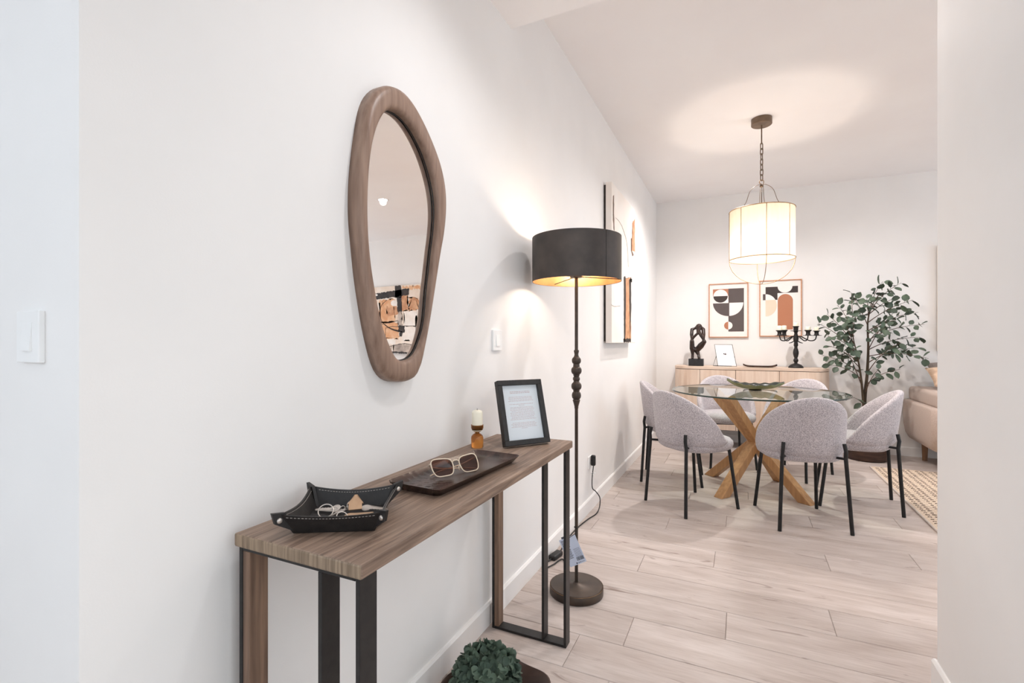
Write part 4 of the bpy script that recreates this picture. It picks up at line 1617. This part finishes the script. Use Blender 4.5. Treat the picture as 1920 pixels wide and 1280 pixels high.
obj('printed_mark', bm, M['ink_grey'], pic)

# dark shallow tray
dt = thing('shallow_tray', 'thin dark wooden tray lying on the sideboard between frame and candelabra', 'tray', (0.187, 5.90, SH))
bm = B()
rws = []
for k in range(17):
    u = -1 + 2 * k / 16
    z = 0.004 + 0.020 * abs(u) ** 5
    w_ = 0.055 * (1 - 0.25 * abs(u) ** 4)
    x = 0.165 * u
    rws.append([(x, -w_, z + 0.012), (x, -w_ * 0.8, z - 0.003), (x, w_ * 0.8, z - 0.003), (x, w_, z + 0.012), (x, w_ * 0.93, z + 0.012), (x, w_ * 0.76, z + 0.003), (x, -w_ * 0.76, z + 0.003), (x, -w_ * 0.93, z + 0.012)])
loft(bm, rws)
obj('tray_body', bm, M['dark_wood'], dt)

# candelabra
CX, CY = 0.530, 5.945
cd = thing('candelabra', 'black iron five-arm candelabra on the sideboard', 'candelabra', (CX, CY, SH))
sx = 0.0057 * 0.0859 * 1.0
zc = lambda cy: (1138 - cy) * 0.000500     # crop rows -> metres above the sideboard
bm = B()
pr = [(0, 0), (0.070, 0), (0.072, 0.006), (0.068, 0.014), (0.064, 0.020), (0.050, 0.034), (0.030, 0.042), (0.016, 0.048), (0.014, 0.056), (0.018, 0.062), (0.024, 0.074), (0.022, 0.088), (0.016, 0.098), (0.015, 0.106), (0.021, 0.122), (0.027, 0.150), (0.027, 0.170), (0.020, 0.200), (0.014, 0.214), (0.017, 0.220),
      (0.015, 0.228), (0.021, 0.236), (0.020, 0.252), (0.016, 0.268), (0.024, 0.290), (0.025, 0.315), (0.020, 0.345), (0.015, 0.365), (0.016, 0.375), (0.022, 0.385), (0.018, 0.395), (0.024, 0.408), (0.022, 0.425), (0.030, 0.440), (0.033, 0.443), (0, 0.443)]
lathe(bm, pr, 24)
obj('stem', bm, M['iron'], cd, smooth=True, angle=50)
bm = B(); lathe(bm, [(0.018, 0.388), (0.052, 0.392), (0.054, 0.396), (0.018, 0.393)], 24)
obj('drip_dish', bm, M['iron'], cd, smooth=True)
bm = B()
for k in range(4):
    a = R(10 + 90 * k)
    tube(bm, [(0.015 * math.cos(a), 0.015 * math.sin(a), 0.285), (0.045 * math.cos(a), 0.045 * math.sin(a), 0.268), (0.066 * math.cos(a), 0.066 * math.sin(a), 0.262)], [0.006, 0.005, 0.003], 6)
obj('ornament', bm, M['iron'], cd, smooth=True)
CUPS = [((-0.155, -0.035), 0.400, 'black candelabra, outermost arm nearest the small photo frame'), ((-0.105, 0.060), 0.405, 'black candelabra, inner arm beside the terracotta print'), ((0.105, -0.060), 0.400, 'black candelabra, inner arm beside the tree'), ((0.190, 0.02), 0.394, 'black candelabra, outermost arm touching the tree leaves')]
for (dx, dy), zt, lab in CUPS:
    d = V((dx, dy, 0))
    bm = B()
    pts = catmull([(0, 0, 0.318), d * 0.22 + V((0, 0, 0.335)), d * 0.45 + V((0, 0, 0.310)), d * 0.70 + V((0, 0, 0.288)), d * 0.93 + V((0, 0, 0.300)), d + V((0, 0, 0.350))], 6)
    tube(bm, pts, 0.0058, 7)
    arm = obj('arm', bm, M['iron'], cd, smooth=True)
    bm = B()
    lathe(bm, [(0.006, 0.346), (0.030, 0.346), (0.022, 0.352), (0.019, 0.368), (0.022, 0.384), (0.036, zt - 0.003), (0.036, zt), (0, zt)], 20, (dx, dy, 0))
    lathe(bm, [(0.01, 0.344), (0.046, 0.341), (0.048, 0.345), (0.01, 0.348)], 20, (dx, dy, 0))
    obj('candle_cup', bm, M['iron'], arm, smooth=True, angle=50)
random.seed(2)
for (dx, dy), zt, lab in CUPS:
    candle('pillar_candle', 'short ivory candle in ' + lab, (CX + dx, CY + dy, SH + zt), 0.024, 0.042 + random.uniform(-0.006, 0.008), 'candles in the candelabra')
candle('pillar_candle', 'short ivory candle on the central stem of the black candelabra', (CX, CY, SH + 0.443), 0.024, 0.04, 'candles in the candelabra')

# ------------------------------------------------------------------ dining table
TX, TY, TZ, TR = 0.108, 4.33, 0.775, 0.635
dtb = thing('dining_table', 'round glass dining table on crossed oak beams', 'dining table', (TX, TY, 0))
bm = B(); lathe(bm, [(0, TZ - 0.012), (TR - 0.003, TZ - 0.012), (TR - 0.003, TZ), (0, TZ)], 96)
obj('glass_top', bm, M['glass_top'], dtb, smooth=True, angle=30)
bm = B(); lathe(bm, [(TR - 0.003, TZ - 0.0115), (TR, TZ - 0.0105), (TR, TZ - 0.0015), (TR - 0.003, TZ - 0.0005)], 96)
obj('glass_rim', bm, M['glass_edge'], dtb, smooth=True, label='dark green polished glass edge')
LC = V((0.104, 4.30, 0))
feet = [V((-0.235, 4.575, 0)), V((-0.130, 3.965, 0)), V((0.432, 4.068, 0)), V((0.300, 4.640, 0))]
for k, f in enumerate(feet):
    d = (f - LC)
    d.z = 0
    top = LC - d * 1.0
    hgt = TZ - 0.0135
    side = V((-d.y, d.x, 0)).normalized() * 0.036
    along = d.normalized() * 0.048
    if k % 2:                                     # slight offset where the beams cross
        pass
    p0, p1 = V((f.x, f.y, 0.0)), V((top.x, top.y, hgt))
    bm = B()
    loft(bm, [[p0 - side - along, p0 + side - along, p0 + side + along, p0 - side + along], [p1 - side - along, p1 + side - along, p1 + side + along, p1 - side + along]])
    bmesh.ops.bevel(bm, geom=bm.edges[:], offset=0.0025, segments=1, affect='EDGES')
    obj('leg', bm, M['oak'], dtb, True)

# leaf bowl on the glass
lb = thing('leaf_bowl', 'green glazed leaf-shaped bowl on the glass table', 'bowl', (0.105, 4.385, TZ), R(6))
bm = B()
gv = {}
NU, NV = 33, 13
for i in range(NU):
    for j in range(NV):
        u, v = -1 + 2 * i / (NU - 1), -1 + 2 * j / (NV - 1)
        wd = 0.110 * max(0.02, (1 - abs(u) ** 2.2)) ** 0.72
        rim = abs(v) ** 2
        z = 0.006 + 0.052 * abs(u) ** 2.6 * (1.0 if u > 0 else 1.3) + 0.040 * rim * (1 - 0.6 * abs(u) ** 3) + rim * 0.004 * math.sin(i * 1.15 + (1 if v > 0 else 0))
        gv[i, j] = bm.verts.new((0.21 * u, wd * v, z))
for i in range(NU - 1):
    for j in range(NV - 1):
        bm.faces.new((gv[i, j], gv[i + 1, j], gv[i + 1, j + 1], gv[i, j + 1]))
o = obj('leaf_dish', bm, [M['green_glaze'], M['green_dark']], lb, smooth=True)
so = o.modifiers.new('thick', 'SOLIDIFY')
so.thickness = 0.005
so.offset = -1
so.material_offset = 1
so.material_offset_rim = 1
bm = B(); lathe(bm, [(0, 0.0005), (0.05, 0.0005), (0.045, 0.006), (0, 0.006)], 20)
obj('foot', bm, M['green_dark'], lb)

# ------------------------------------------------------------------ pendant lamp
PX, PY = 0.145, 4.19
pl = thing('pendant_lamp', 'pendant lamp with cream drum shade in brass wire cage on chain', 'pendant lamp', (PX, PY, ZC))
bm = B(); lathe(bm, [(0, ZC), (0.072, ZC), (0.073, ZC - 0.004), (0.073, ZC - 0.046), (0.069, ZC - 0.050), (0, ZC - 0.051)], 40, (PX, PY, 0))
obj('canopy', bm, M['pendant_bronze'], pl, True, smooth=True, angle=35)
bm = B(); lathe(bm, [(0.0045, ZC - 0.048), (0.0045, 2.700), (0.007, 2.698), (0.007, 2.690), (0, 2.690)], 12, (PX, PY, 0))
obj('rod', bm, M['pendant_bronze'], pl, True, smooth=True, angle=35)
NL = 7
zt, zb = 2.692, 2.412
lh = (zt - zb) / NL
link0 = None
for k in range(NL):
    zc_ = zt - lh * (k + 0.5)
    if link0 is None:
        bm = B()
        hh, ww = lh * 0.62, 0.0105
        pts = []
        for i in range(20):
            a = 2 * PI * i / 20
            pts.append((ww * math.cos(a), 0, (hh - ww) * (1 if math.sin(a) > 0 else -1) + ww * math.sin(a)))
        tube(bm, pts, 0.0036, 6, True)
        link0 = obj('chain_link', bm, M['pendant_bronze'], pl, smooth=True)
        link0.location = (0, 0, zc_ - ZC)
        link0.rotation_euler = (0, 0, 0.75)
    else:
        link_copy(link0, pl, (0, 0, zc_ - ZC), (0, 0, (PI / 2 if k % 2 else 0) + 0.75 + 0.12 * (k % 3)))
bm = B(); tube(bm, [(PX + 0.017 * math.cos(2 * PI * k / 24) * math.cos(0.43), PY + 0.017 * math.cos(2 * PI * k / 24) * math.sin(0.43), 2.398 + 0.017 * math.sin(2 * PI * k / 24)) for k in range(24)], 0.0028, 6, True)
obj('ring', bm, M['brass'], pl, True, smooth=True)
PR, PZ0, PZ1 = 0.226, 1.802, 2.178
bm = B(); lathe(bm, [(PR, PZ0), (PR, (PZ0 + PZ1) / 2), (PR, PZ1)], 64, (PX, PY, 0))
sh = obj('shade', bm, M['shade_cloth'], pl, True, smooth=True)
for z in (PZ0, PZ1):
    bm = B(); tube(bm, [(PX + (PR + 0.002) * math.cos(2 * PI * k / 64), PY + (PR + 0.002) * math.sin(2 * PI * k / 64), z) for k in range(64)], 0.0032, 6, True)
    obj('shade_ring', bm, M['brass'], pl, True, smooth=True)
view = math.atan2(-PY, -PX)
for k in range(8):
    a = view + R(8 + 45 * k)
    e = V((math.cos(a), math.sin(a), 0))
    c = V((PX, PY, 0))
    bm = B(); tube(bm, [c + e * (PR + 0.002) + V((0, 0, PZ0)), c + e * (PR + 0.002) + V((0, 0, PZ1))], 0.0021, 6)
    rib = obj('rib', bm, M['brass'], pl, True, smooth=True)
    if k % 2 == 0:
        bm = B()
        pts = []
        for i in range(17):
            b_ = PI / 2 * i / 16
            pts.append(c + e * (PR + 0.002) * math.cos(b_) + V((0, 0, PZ0 - (PZ0 - 1.612) * math.sin(b_))))
        tube(bm, pts, 0.0022, 6)
        obj('cage_wire', bm, M['brass'], pl, True, smooth=True)
        bm = B()
        tube(bm, catmull([c + V((0, 0, 2.378)), c + e * 0.035 + V((0, 0, 2.374)), c + e * 0.080 + V((0, 0, 2.335)), c + e * 0.112 + V((0, 0, 2.245)), c + e * 0.160 + V((0, 0, 2.190)), c + e * PR + V((0, 0, PZ1))], 6), 0.0022, 6)
        obj('yoke_wire', bm, M['pendant_bronze'], pl, True, smooth=True)
bm = B(); tube(bm, [(PX, PY, 2.385), (PX, PY, 1.95)], 0.0035, 8); lathe(bm, [(0.008, 2.375), (0.014, 2.375), (0.014, 2.36), (0, 2.355)], 12, (PX, PY, 0))
obj('centre_rod', bm, M['pendant_bronze'], pl, True, smooth=True)
bm = B(); lathe(bm, [(0.0, 1.965), (0.019, 1.96), (0.019, 1.92), (0, 1.92)], 16, (PX, PY, 0))
obj('bulb_holder', bm, M['pendant_bronze'], pl, True)
bm = B(); lathe(bm, [(0.013, 1.92), (0.02, 1.905), (0.030, 1.875), (0.028, 1.85), (0, 1.835)], 16, (PX, PY, 0))
obj('bulb', bm, M['bulb'], pl, True, smooth=True)

# ------------------------------------------------------------------ ceiling downlights
for i, (x, y, w_) in enumerate(DOWN_AND_FILL_LIVING[:1]):
    t = thing('ceiling_downlight', 'round recessed downlight seen glowing in the wall mirror', 'downlight', (x, y, ZC))
    bm = B(); lathe(bm, [(0.050, 0.0), (0.064, 0.0), (0.062, -0.005), (0.050, -0.004)], 32)
    obj('trim_ring', bm, M['plastic_white'], t, smooth=True)
    bm = B(); lathe(bm, [(0, -0.0062), (0.0505, -0.0058), (0.0505, -0.0005), (0, -0.0005)], 32)
    obj('lens', bm, M['downlight'], t)

# ------------------------------------------------------------------ dining chairs


def chair(name, label, center, ang):
    t = thing(name, label, 'chair', (center[0], center[1], 0), ang, 'chairs around the glass table')
    return t


PHM = 112.0


def shell_bm():
    bm = B()
    rings = []
    NP = 41
    A, Bq = 0.258, 0.240
    for i in range(NP):
        ph_ = -PHM + 2 * PHM * i / (NP - 1)
        x_, y_ = math.sin(R(ph_)), -math.cos(R(ph_))
        T = 0.475 + 0.355 * max(0.0, 1 - (ph_ / PHM) ** 2) ** 1.08
        lean = 0.045 * max(0.0, math.cos(R(ph_)))
        prof_ = []

        def P(rf, z, inset):
            g = max(0.0, (z - 0.48) / 0.35)
            a_, b_ = (A - inset) * rf, (Bq - inset) * rf
            return V((x_ * a_ * (1 + 0.05 * g), y_ * b_ - lean * g - 0.005, z))
        zb = 0.448
        prof_.append(P(0.80, zb, 0))
        prof_.append(P(0.93, zb + 0.008, 0))
        prof_.append(P(1.0, zb + 0.034, 0))
        for s in (0.2, 0.45, 0.7, 0.88):
            z = zb + 0.034 + max(0.012, (T - 0.016 - zb - 0.034)) * s
            prof_.append(P(1.0, z, 0))
        Te = max(T, zb + 0.06)
        prof_.append(P(1.0, Te - 0.013, 0.002))
        prof_.append(P(1.0, Te - 0.003, 0.010))
        prof_.append(P(1.0, Te, 0.021))
        prof_.append(P(1.0, Te - 0.003, 0.032))
        prof_.append(P(1.0, Te - 0.013, 0.041))
        for s in (0.8, 0.5, 0.2):
            z = zb + 0.034 + max(0.012, (Te - 0.016 - zb - 0.034)) * s
            prof_.append(P(1.0, z, 0.045))
        prof_.append(P(0.86, zb + 0.016, 0.040))
        rings.append(prof_)
    loft(bm, rings, True, True)
    return bm


def seat_bm():
    bm = B()

    def ring(s, z):
        out = []
        for k in range(40):
            a = 2 * PI * k / 40
            c, si = math.cos(a), math.sin(a)
            p = 2.7
            r = (abs(c) ** p + abs(si) ** p) ** (-1 / p)
            out.append((0.238 * s * r * c, 0.02 + 0.232 * s * r * si, z))
        return out
    loft(bm, [ring(0.70, 0.412), ring(0.88, 0.414), ring(0.965, 0.428), ring(1.0, 0.452), ring(0.985, 0.475), ring(0.92, 0.492), ring(0.72, 0.502), ring(0.35, 0.506)])
    return bm


LR = 0.0115
LEGS = {'rear': [(0.172, -0.224, 0.545), (0.178, -0.232, 0.500), (0.180, -0.226, 0.452), (0.204, -0.252, 0.0)], 'front': [(0.168, 0.165, 0.425), (0.172, 0.170, 0.410), (0.202, 0.222, 0.0)]}


def build_chair(name, label, center, ang):
    t = chair(name, label, center, ang)
    obj('backrest', shell_bm(), M['fabric'], t, smooth=True)
    obj('seat', seat_bm(), M['fabric'], t, smooth=True)
    for s in (-1, 1):
        bm = B(); tube(bm, [(s * x, y, z) for x, y, z in LEGS['rear']], LR, 10)
        obj('leg', bm, M['chair_metal'], t, smooth=True, angle=50)
        bm = B(); tube(bm, [(s * x, y, z) for x, y, z in LEGS['front']], LR, 10)
        obj('leg', bm, M['chair_metal'], t, smooth=True, angle=50)
    bm = B()
    for y, xx, z in ((0.166, 0.168, 0.408),):
        tube(bm, [(-xx, y, z), (xx, y, z)], 0.008, 8)
    for s in (-1, 1):
        tube(bm, [(s * 0.179, -0.226, 0.452), (s * 0.150, -0.185, 0.450), (s * 0.150, 0.0, 0.425), (s * 0.168, 0.168, 0.410)], 0.008, 8)
    obj('underframe', bm, M['chair_metal'], t, smooth=True, angle=50)
    return t


def face(dx, dy):
    return math.atan2(dy, dx) - PI / 2


proto = build_chair('dining_chair', 'grey boucle dining chair with its back to us beside the floor lamp', (-0.315, 3.700), face(0.66, 0.75))


def copy_chair(label, center, ang):
    r = proto.copy()
    COL.objects.link(r)
    r.location = (center[0], center[1], 0)
    r.rotation_euler = (0, 0, ang)
    r['label'] = label
    for chd in [o for o in COL.objects if o.parent == proto]:
        c = chd.copy()
        COL.objects.link(c)
        c.parent = r
    return r


copy_chair('grey boucle dining chair seen squarely from behind, hiding the table feet', (0.345, 3.705), face(-0.27, 0.96))
copy_chair('grey boucle dining chair turned sideways between table and sofa', (0.742, 4.242), face(-1.0, 0.06))
copy_chair('grey boucle dining chair squeezed between table and the long white wall', (-0.515, 4.335), face(1.0, 0.07))
copy_chair('pale boucle dining chair facing us behind the glass, below sculpture and photo frame', (-0.125, 5.07), face(0.30, -0.95))
copy_chair('boucle dining chair mostly hidden behind glass top, below the candelabra', (0.425, 4.93), face(-0.50, -0.86))

# ------------------------------------------------------------------ rug
rg = thing('area_rug', 'cream woven rug with rows of dark dashes beside the sofa', 'rug', (2.3, 4.1, 0))
RX0, RX1, RY0, RY1 = 1.085, 3.5, 2.75, 5.50
bm = B()
box(bm, RX0, RX1, RY0, RY1, 0.0002, 0.0085, 0.003, 2)
obj('pile', bm, M['rug'], rg, True)
bm = B()
tube(bm, [(RX0 + 0.004, RY0, 0.0075), (RX0 + 0.004, RY1, 0.0075)], 0.0065, 6)
obj('bound_edge', bm, M['piping'], rg, True)
random.seed(17)
verts, faces = [], []


def mini_box(cx, cy, cz, hx, hy, hz, sh_=0.0):
    i = len(verts)
    for dz in (-hz, hz):
        k = 1.0 if dz < 0 else 0.7
        for dx, dy in ((-1, -1), (1, -1), (1, 1), (-1, 1)):
            verts.append((cx + dx * hx * k + dy * sh_, cy + dy * hy * k, cz + dz))
    for f in ((4, 5, 6, 7), (0, 1, 5, 4), (1, 2, 6, 5), (2, 3, 7, 6), (3, 0, 4, 7)):
        faces.append(tuple(i + q for q in f))


x = RX0 + 0.045
row = 0
while x < RX0 + 1.3:
    y = RY0 + 0.03 + (row % 2) * 0.018
    while y < RY1 - 0.03:
        mini_box(x, y + random.uniform(-0.003, 0.003), 0.0095, random.uniform(0.010, 0.016), random.uniform(0.004, 0.006), 0.0022, 0.002)
        y += 0.043
    x += 0.056 if row % 2 else 0.040
    row += 1
me = bpy.data.meshes.new('dark_stitches')
me.from_pydata([V(v) - V((2.3, 4.1, 0)) for v in verts], [], faces)
me.materials.append(M['rug_dash'])
o = bpy.data.objects.new('dark_stitches', me)
COL.objects.link(o)
o.parent = rg
o['kind'] = 'stuff'
verts, faces = [], []
x = RX0 + 0.020
row = 0
while x < RX0 + 1.3:
    y = RY0 + 0.012 + (row % 2) * 0.008
    while y < RY1 - 0.012:
        mini_box(x, y, 0.0088, 0.0075, 0.0065, 0.0016, 0.002)
        y += 0.018
    x += 0.024
    row += 1
me = bpy.data.meshes.new('woven_braid')
me.from_pydata([V(v) - V((2.3, 4.1, 0)) for v in verts], [], faces)
me.materials.append(M['rug'])
o = bpy.data.objects.new('woven_braid', me)
COL.objects.link(o)
o.parent = rg
o['kind'] = 'stuff'

# ------------------------------------------------------------------ sofa and cushions
sf = thing('sofa', 'beige fabric sofa with rounded underside on wooden feet by the far wall', 'sofa', (2.4, 5.7, 0))
FX0, FX1, FY0, FY1 = 1.475, 3.50, 5.27, 6.13


def padded(bm, x0, x1, y0, y1, z0, z1, bev, seg=4, mtx=None, tx=0.0, ty=0.0):
    """soft block; tx,ty pull the underside in (a rounded keel)"""
    vs = box(bm, x0, x1, y0, y1, z0, z1, bev, seg)
    for v in vs:
        k = max(0.0, 1 - (v.co.z - z0) / (z1 - z0))
        cx_, cy_ = (x0 + x1) / 2, (y0 + y1) / 2
        v.co.x = cx_ + (v.co.x - cx_) * (1 - tx * k ** 1.6)
        v.co.y = cy_ + (v.co.y - cy_) * (1 - ty * k ** 1.6)
        if mtx is not None:
            v.co = mtx @ v.co


bm = B()
rws = []
for (z, ins) in ((0.185, 0.30), (0.188, 0.20), (0.212, 0.11), (0.27, 0.040), (0.36, 0.008), (0.46, 0.0), (0.57, 0.004), (0.588, 0.014), (0.594, 0.035)):
    rr = 0.05
    ring = []
    for (sx_, sy_, a0) in ((1, 1, 0), (-1, 1, 90), (-1, -1, 180), (1, -1, 270)):
        for k in range(5):
            a = R(a0 + 90 * k / 4)
            bx = (FX1 - ins * 0.45 - rr) if sx_ > 0 else (FX0 + ins * 0.45 + rr)
            by = (FY1 - rr) if sy_ > 0 else (FY0 + ins + rr)
            ring.append((bx + rr * math.cos(a), by + rr * math.sin(a), z))
    rws.append(ring)
loft(bm, rws)
obj('body', bm, M['sofa'], sf, True, smooth=True, angle=60)
for xa, xb in ((FX0 + 0.05, 2.47), (2.48, FX1 - 0.05)):
    bm = B(); padded(bm, xa, xb, FY0 + 0.03, FY1 - 0.01, 0.585, 0.725, 0.035, 4)
    obj('seat_cushion', bm, M['sofa'], sf, True, smooth=True)
bm = B(); padded(bm, FX0 + 0.72, FX1 - 0.05, FY1 - 0.10, FY1 - 0.01, 0.72, 0.86, 0.04, 4)
obj('backrest', bm, M['sofa'], sf, True, smooth=True)
for (x, y) in ((1.635, 6.03), (1.70, 5.60), (3.30, 6.03), (3.30, 5.60)):
    bm = B(); lathe(bm, [(0, 0), (0.020, 0), (0.027, 0.20), (0, 0.20)], 16, (x, y, 0))
    obj('leg', bm, M['oak_dark'], sf, True, smooth=True, angle=40)


def cushion(name, label, m, c, rot, s, sz):
    t = thing(name, label, 'cushion', c, 0, 'scatter cushions on the sofa')
    bm = B()
    rws = []
    n = 15
    gtop, gbot = {}, {}
    for i in range(n):
        for j in range(n):
            u, v = -1 + 2 * i / (n - 1), -1 + 2 * j / (n - 1)
            hgt = 0.075 * ((1 - abs(u) ** 2.4) * (1 - abs(v) ** 2.4)) ** 0.55
            pin_ = 1 - 0.07 * (1 - abs(u) ** 2) * abs(v) ** 2
            pin2 = 1 - 0.07 * (1 - abs(v) ** 2) * abs(u) ** 2
            p = V((s * u * pin2, hgt, sz * v * pin_))
            gtop[i, j] = bm.verts.new(p)
            gbot[i, j] = gtop[i, j] if (i in (0, n - 1) or j in (0, n - 1)) else bm.verts.new((p.x, -hgt, p.z))
    for g, fl_ in ((gtop, 0), (gbot, 1)):
        for i in range(n - 1):
            for j in range(n - 1):
                q = (g[i, j], g[i + 1, j], g[i + 1, j + 1], g[i, j + 1])
                try:
                    bm.faces.new(q if fl_ else q[::-1])
                except ValueError:
                    pass
    mt = Matrix.Rotation(rot[2], 4, 'Z') @ Matrix.Rotation(rot[0], 4, 'X') @ Matrix.Rotation(rot[1], 4, 'Y')
    for v in bm.verts:
        v.co = mt @ v.co
    obj('cover', bm, m, t, smooth=True)
    return t


cushion('scatter_cushion', 'tan cushion propped up on the sofa arm end', M['cushion_tan'], (1.775, 5.72, 0.835), (R(-50), R(3), R(10)), 0.20, 0.125)
cushion('scatter_cushion', 'grey cushion behind the tan one on the sofa', M['cushion_grey'], (1.86, 5.97, 0.865), (R(-40), R(-2), R(4)), 0.21, 0.135)

# ------------------------------------------------------------------ potted eucalyptus
EX, EY = 1.130, 5.86
eu = thing('potted_eucalyptus', 'tall artificial eucalyptus tree in brown pot between sideboard and sofa', 'plant', (EX, EY, 0))
bm = B(); lathe(bm, [(0, 0), (0.150, 0), (0.168, 0.012), (0.182, 0.10), (0.188, 0.24), (0.186, 0.30), (0.178, 0.30), (0.175, 0.26), (0, 0.26)], 40, (EX, EY, 0))
obj('pot', bm, M['pot'], eu, True, smooth=True, angle=50)
bm = B(); lathe(bm, [(0, 0.272), (0.08, 0.276), (0.174, 0.266), (0.174, 0.262), (0, 0.262)], 32, (EX, EY, 0))
obj('soil', bm, M['soil'], eu, True)
random.seed(31)


def ep(px_, py_, dy=0.0):
    return on_y(px_, py_, EY + dy)


trunkA = [(EX + 0.02, EY, 0.26), ep(1621, 760, 0), ep(1626, 700, 0.0), ep(1628, 650, 0.0), ep(1627, 605, 0.01), ep(1634, 575, 0.0), ep(1648, 552, 0.0)]
trunkB = [(EX - 0.02, EY - 0.02, 0.26), ep(1619, 758, -0.02), ep(1614, 705, -0.03), ep(1607, 665, -0.05), ep(1600, 635, -0.07), ep(1594, 605, -0.08)]
tA, tB = catmull(trunkA, 8), catmull(trunkB, 8)
for tr, r0 in ((tA, 0.021), (tB, 0.016)):
    bm = B()
    n = len(tr)
    tube(bm, tr, [max(0.004, r0 * (1 - 0.92 * (k / n) ** 0.8)) for k in range(n)], 8)
    obj('trunk', bm, M['bark'], eu, True, smooth=True)


def leaf_mesh(kind):
    bm = B()
    L, Wd = ((0.062, 0.026), (0.070, 0.0215), (0.055, 0.027))[kind]
    rows = []
    for i, s in enumerate((0.0, 0.18, 0.45, 0.75, 1.0)):
        ww = Wd * (0.08, 0.72, 1.0, 0.80, 0.14)[i]
        z = -0.010 * s * s
        rows.append([bm.verts.new((L * s, ww * k, z + 0.006 * abs(k))) for k in (-1, 0, 1)])
    for a, b_ in zip(rows[:-1], rows[1:]):
        for k in range(2):
            bm.faces.new((a[k], a[k + 1], b_[k + 1], b_[k]))
    tube(bm, [(-0.014, 0, 0), (0.004, 0, 0)], 0.0012, 3, False, False)
    for f in bm.faces:
        f.smooth = True
    me = bpy.data.meshes.new('leaf')
    bm.to_mesh(me)
    bm.free()
    me.materials.append(M['leaf'])
    return me


LM = [leaf_mesh(k) for k in range(3)]
n_leaf = 0


def add_leaf(p, d, sc_=1.0):
    global n_leaf
    if n_leaf >= 298:
        return
    o = bpy.data.objects.new('leaf', random.choice(LM))
    COL.objects.link(o)
    o.parent = eu
    o.location = MATS[eu.name].inverted() @ p
    d = d.normalized()
    up = V((random.uniform(-0.6, 0.6), random.uniform(-1.0, 0.2), random.uniform(0.0, 1.0))).normalized()
    y = up.cross(d)
    if y.length < 0.05:
        y = d.orthogonal()
    y.normalize()
    z = d.cross(y)
    o.matrix_local = Matrix.Translation(o.location) @ Matrix((d, y, z)).transposed().to_4x4() @ Matrix.Scale(sc_, 4)
    n_leaf += 1


# (trunk, fraction along it, tip pixel, depth offset, leaves)
BR = [('A', 0.97, (1690, 530), 0.0, 13), ('A', 0.92, (1655, 528), 0.10, 11), ('A', 0.85, (1712, 562), -0.10, 11), ('A', 0.78, (1722, 585), 0.12, 11), ('A', 0.70, (1733, 608), -0.16, 12), ('A', 0.62, (1726, 632), -0.05, 11),
      ('A', 0.56, (1741, 672), -0.20, 13), ('A', 0.50, (1722, 652), 0.14, 10), ('A', 0.42, (1690, 642), -0.28, 9), ('A', 0.34, (1688, 692), -0.15, 9), ('A', 0.30, (1650, 690), -0.30, 5),
      ('A', 0.90, (1625, 560), -0.12, 9), ('A', 0.82, (1600, 556), 0.10, 9), ('A', 0.75, (1680, 600), -0.24, 10), ('A', 0.66, (1660, 615), -0.30, 9), ('A', 0.60, (1688, 575), 0.16, 9), ('A', 0.95, (1675, 560), 0.14, 8),
      ('B', 0.98, (1596, 548), -0.02, 10), ('B', 0.92, (1570, 572), -0.20, 11), ('B', 0.86, (1550, 588), 0.0, 11), ('B', 0.78, (1533, 606), -0.12, 10), ('B', 0.70, (1552, 630), -0.26, 10), ('B', 0.62, (1553, 648), 0.04, 9),
      ('B', 0.52, (1540, 666), -0.10, 10), ('B', 0.46, (1556, 684), -0.22, 8), ('B', 0.40, (1582, 640), 0.16, 8), ('B', 0.84, (1585, 600), -0.30, 10), ('B', 0.72, (1600, 655), -0.32, 8), ('B', 0.95, (1610, 585), -0.22, 9), ('B', 0.58, (1572, 660), 0.18, 7),
      ('A', 0.22, (1600, 745), -0.12, 3), ('A', 0.16, (1640, 750), -0.10, 4), ('A', 0.10, (1602, 785), -0.12, 5)]
for trn, fr_, tip, dy, nl in BR:
    tr = tA if trn == 'A' else tB
    p0 = tr[int(max(0.06, fr_ * (0.80 if trn == 'A' else 0.86)) * (len(tr) - 1))]
    p2 = ep(tip[0], tip[1], dy)
    ln = (p2 - p0).length
    mid = p0.lerp(p2, 0.45) + V((random.uniform(-.03, .03), random.uniform(-.03, .03), 0.16 * ln))
    pts = bezier(p0, mid, p2, 12)
    bm = B()
    tube(bm, pts, [0.0048 * (1 - 0.7 * k / 12) for k in range(13)], 5)
    # side twigs
    obj('branch', bm, M['twig'], eu, True, smooth=True)
    for k in range(nl):
        s = 0.22 + 0.78 * (k + random.uniform(0.1, 0.9)) / nl
        i = min(11, int(s * 12))
        p = pts[i].lerp(pts[i + 1], s * 12 - i) if i < 12 else pts[12]
        tg = (pts[min(12, i + 1)] - pts[i]).normalized()
        sd = tg.orthogonal().normalized()
        sd.rotate(Matrix.Rotation(k * 2.4 + random.uniform(-.5, .5), 3, tg))
        d = tg * random.uniform(0.2, 0.8) + sd * 1.0 + V((0, 0, -0.15))
        add_leaf(p + d.normalized() * 0.014, d, random.uniform(0.85, 1.28))

# ------------------------------------------------------------------ tidy: every empty-less top object keeps its own place
bpy.context.view_layer.update()
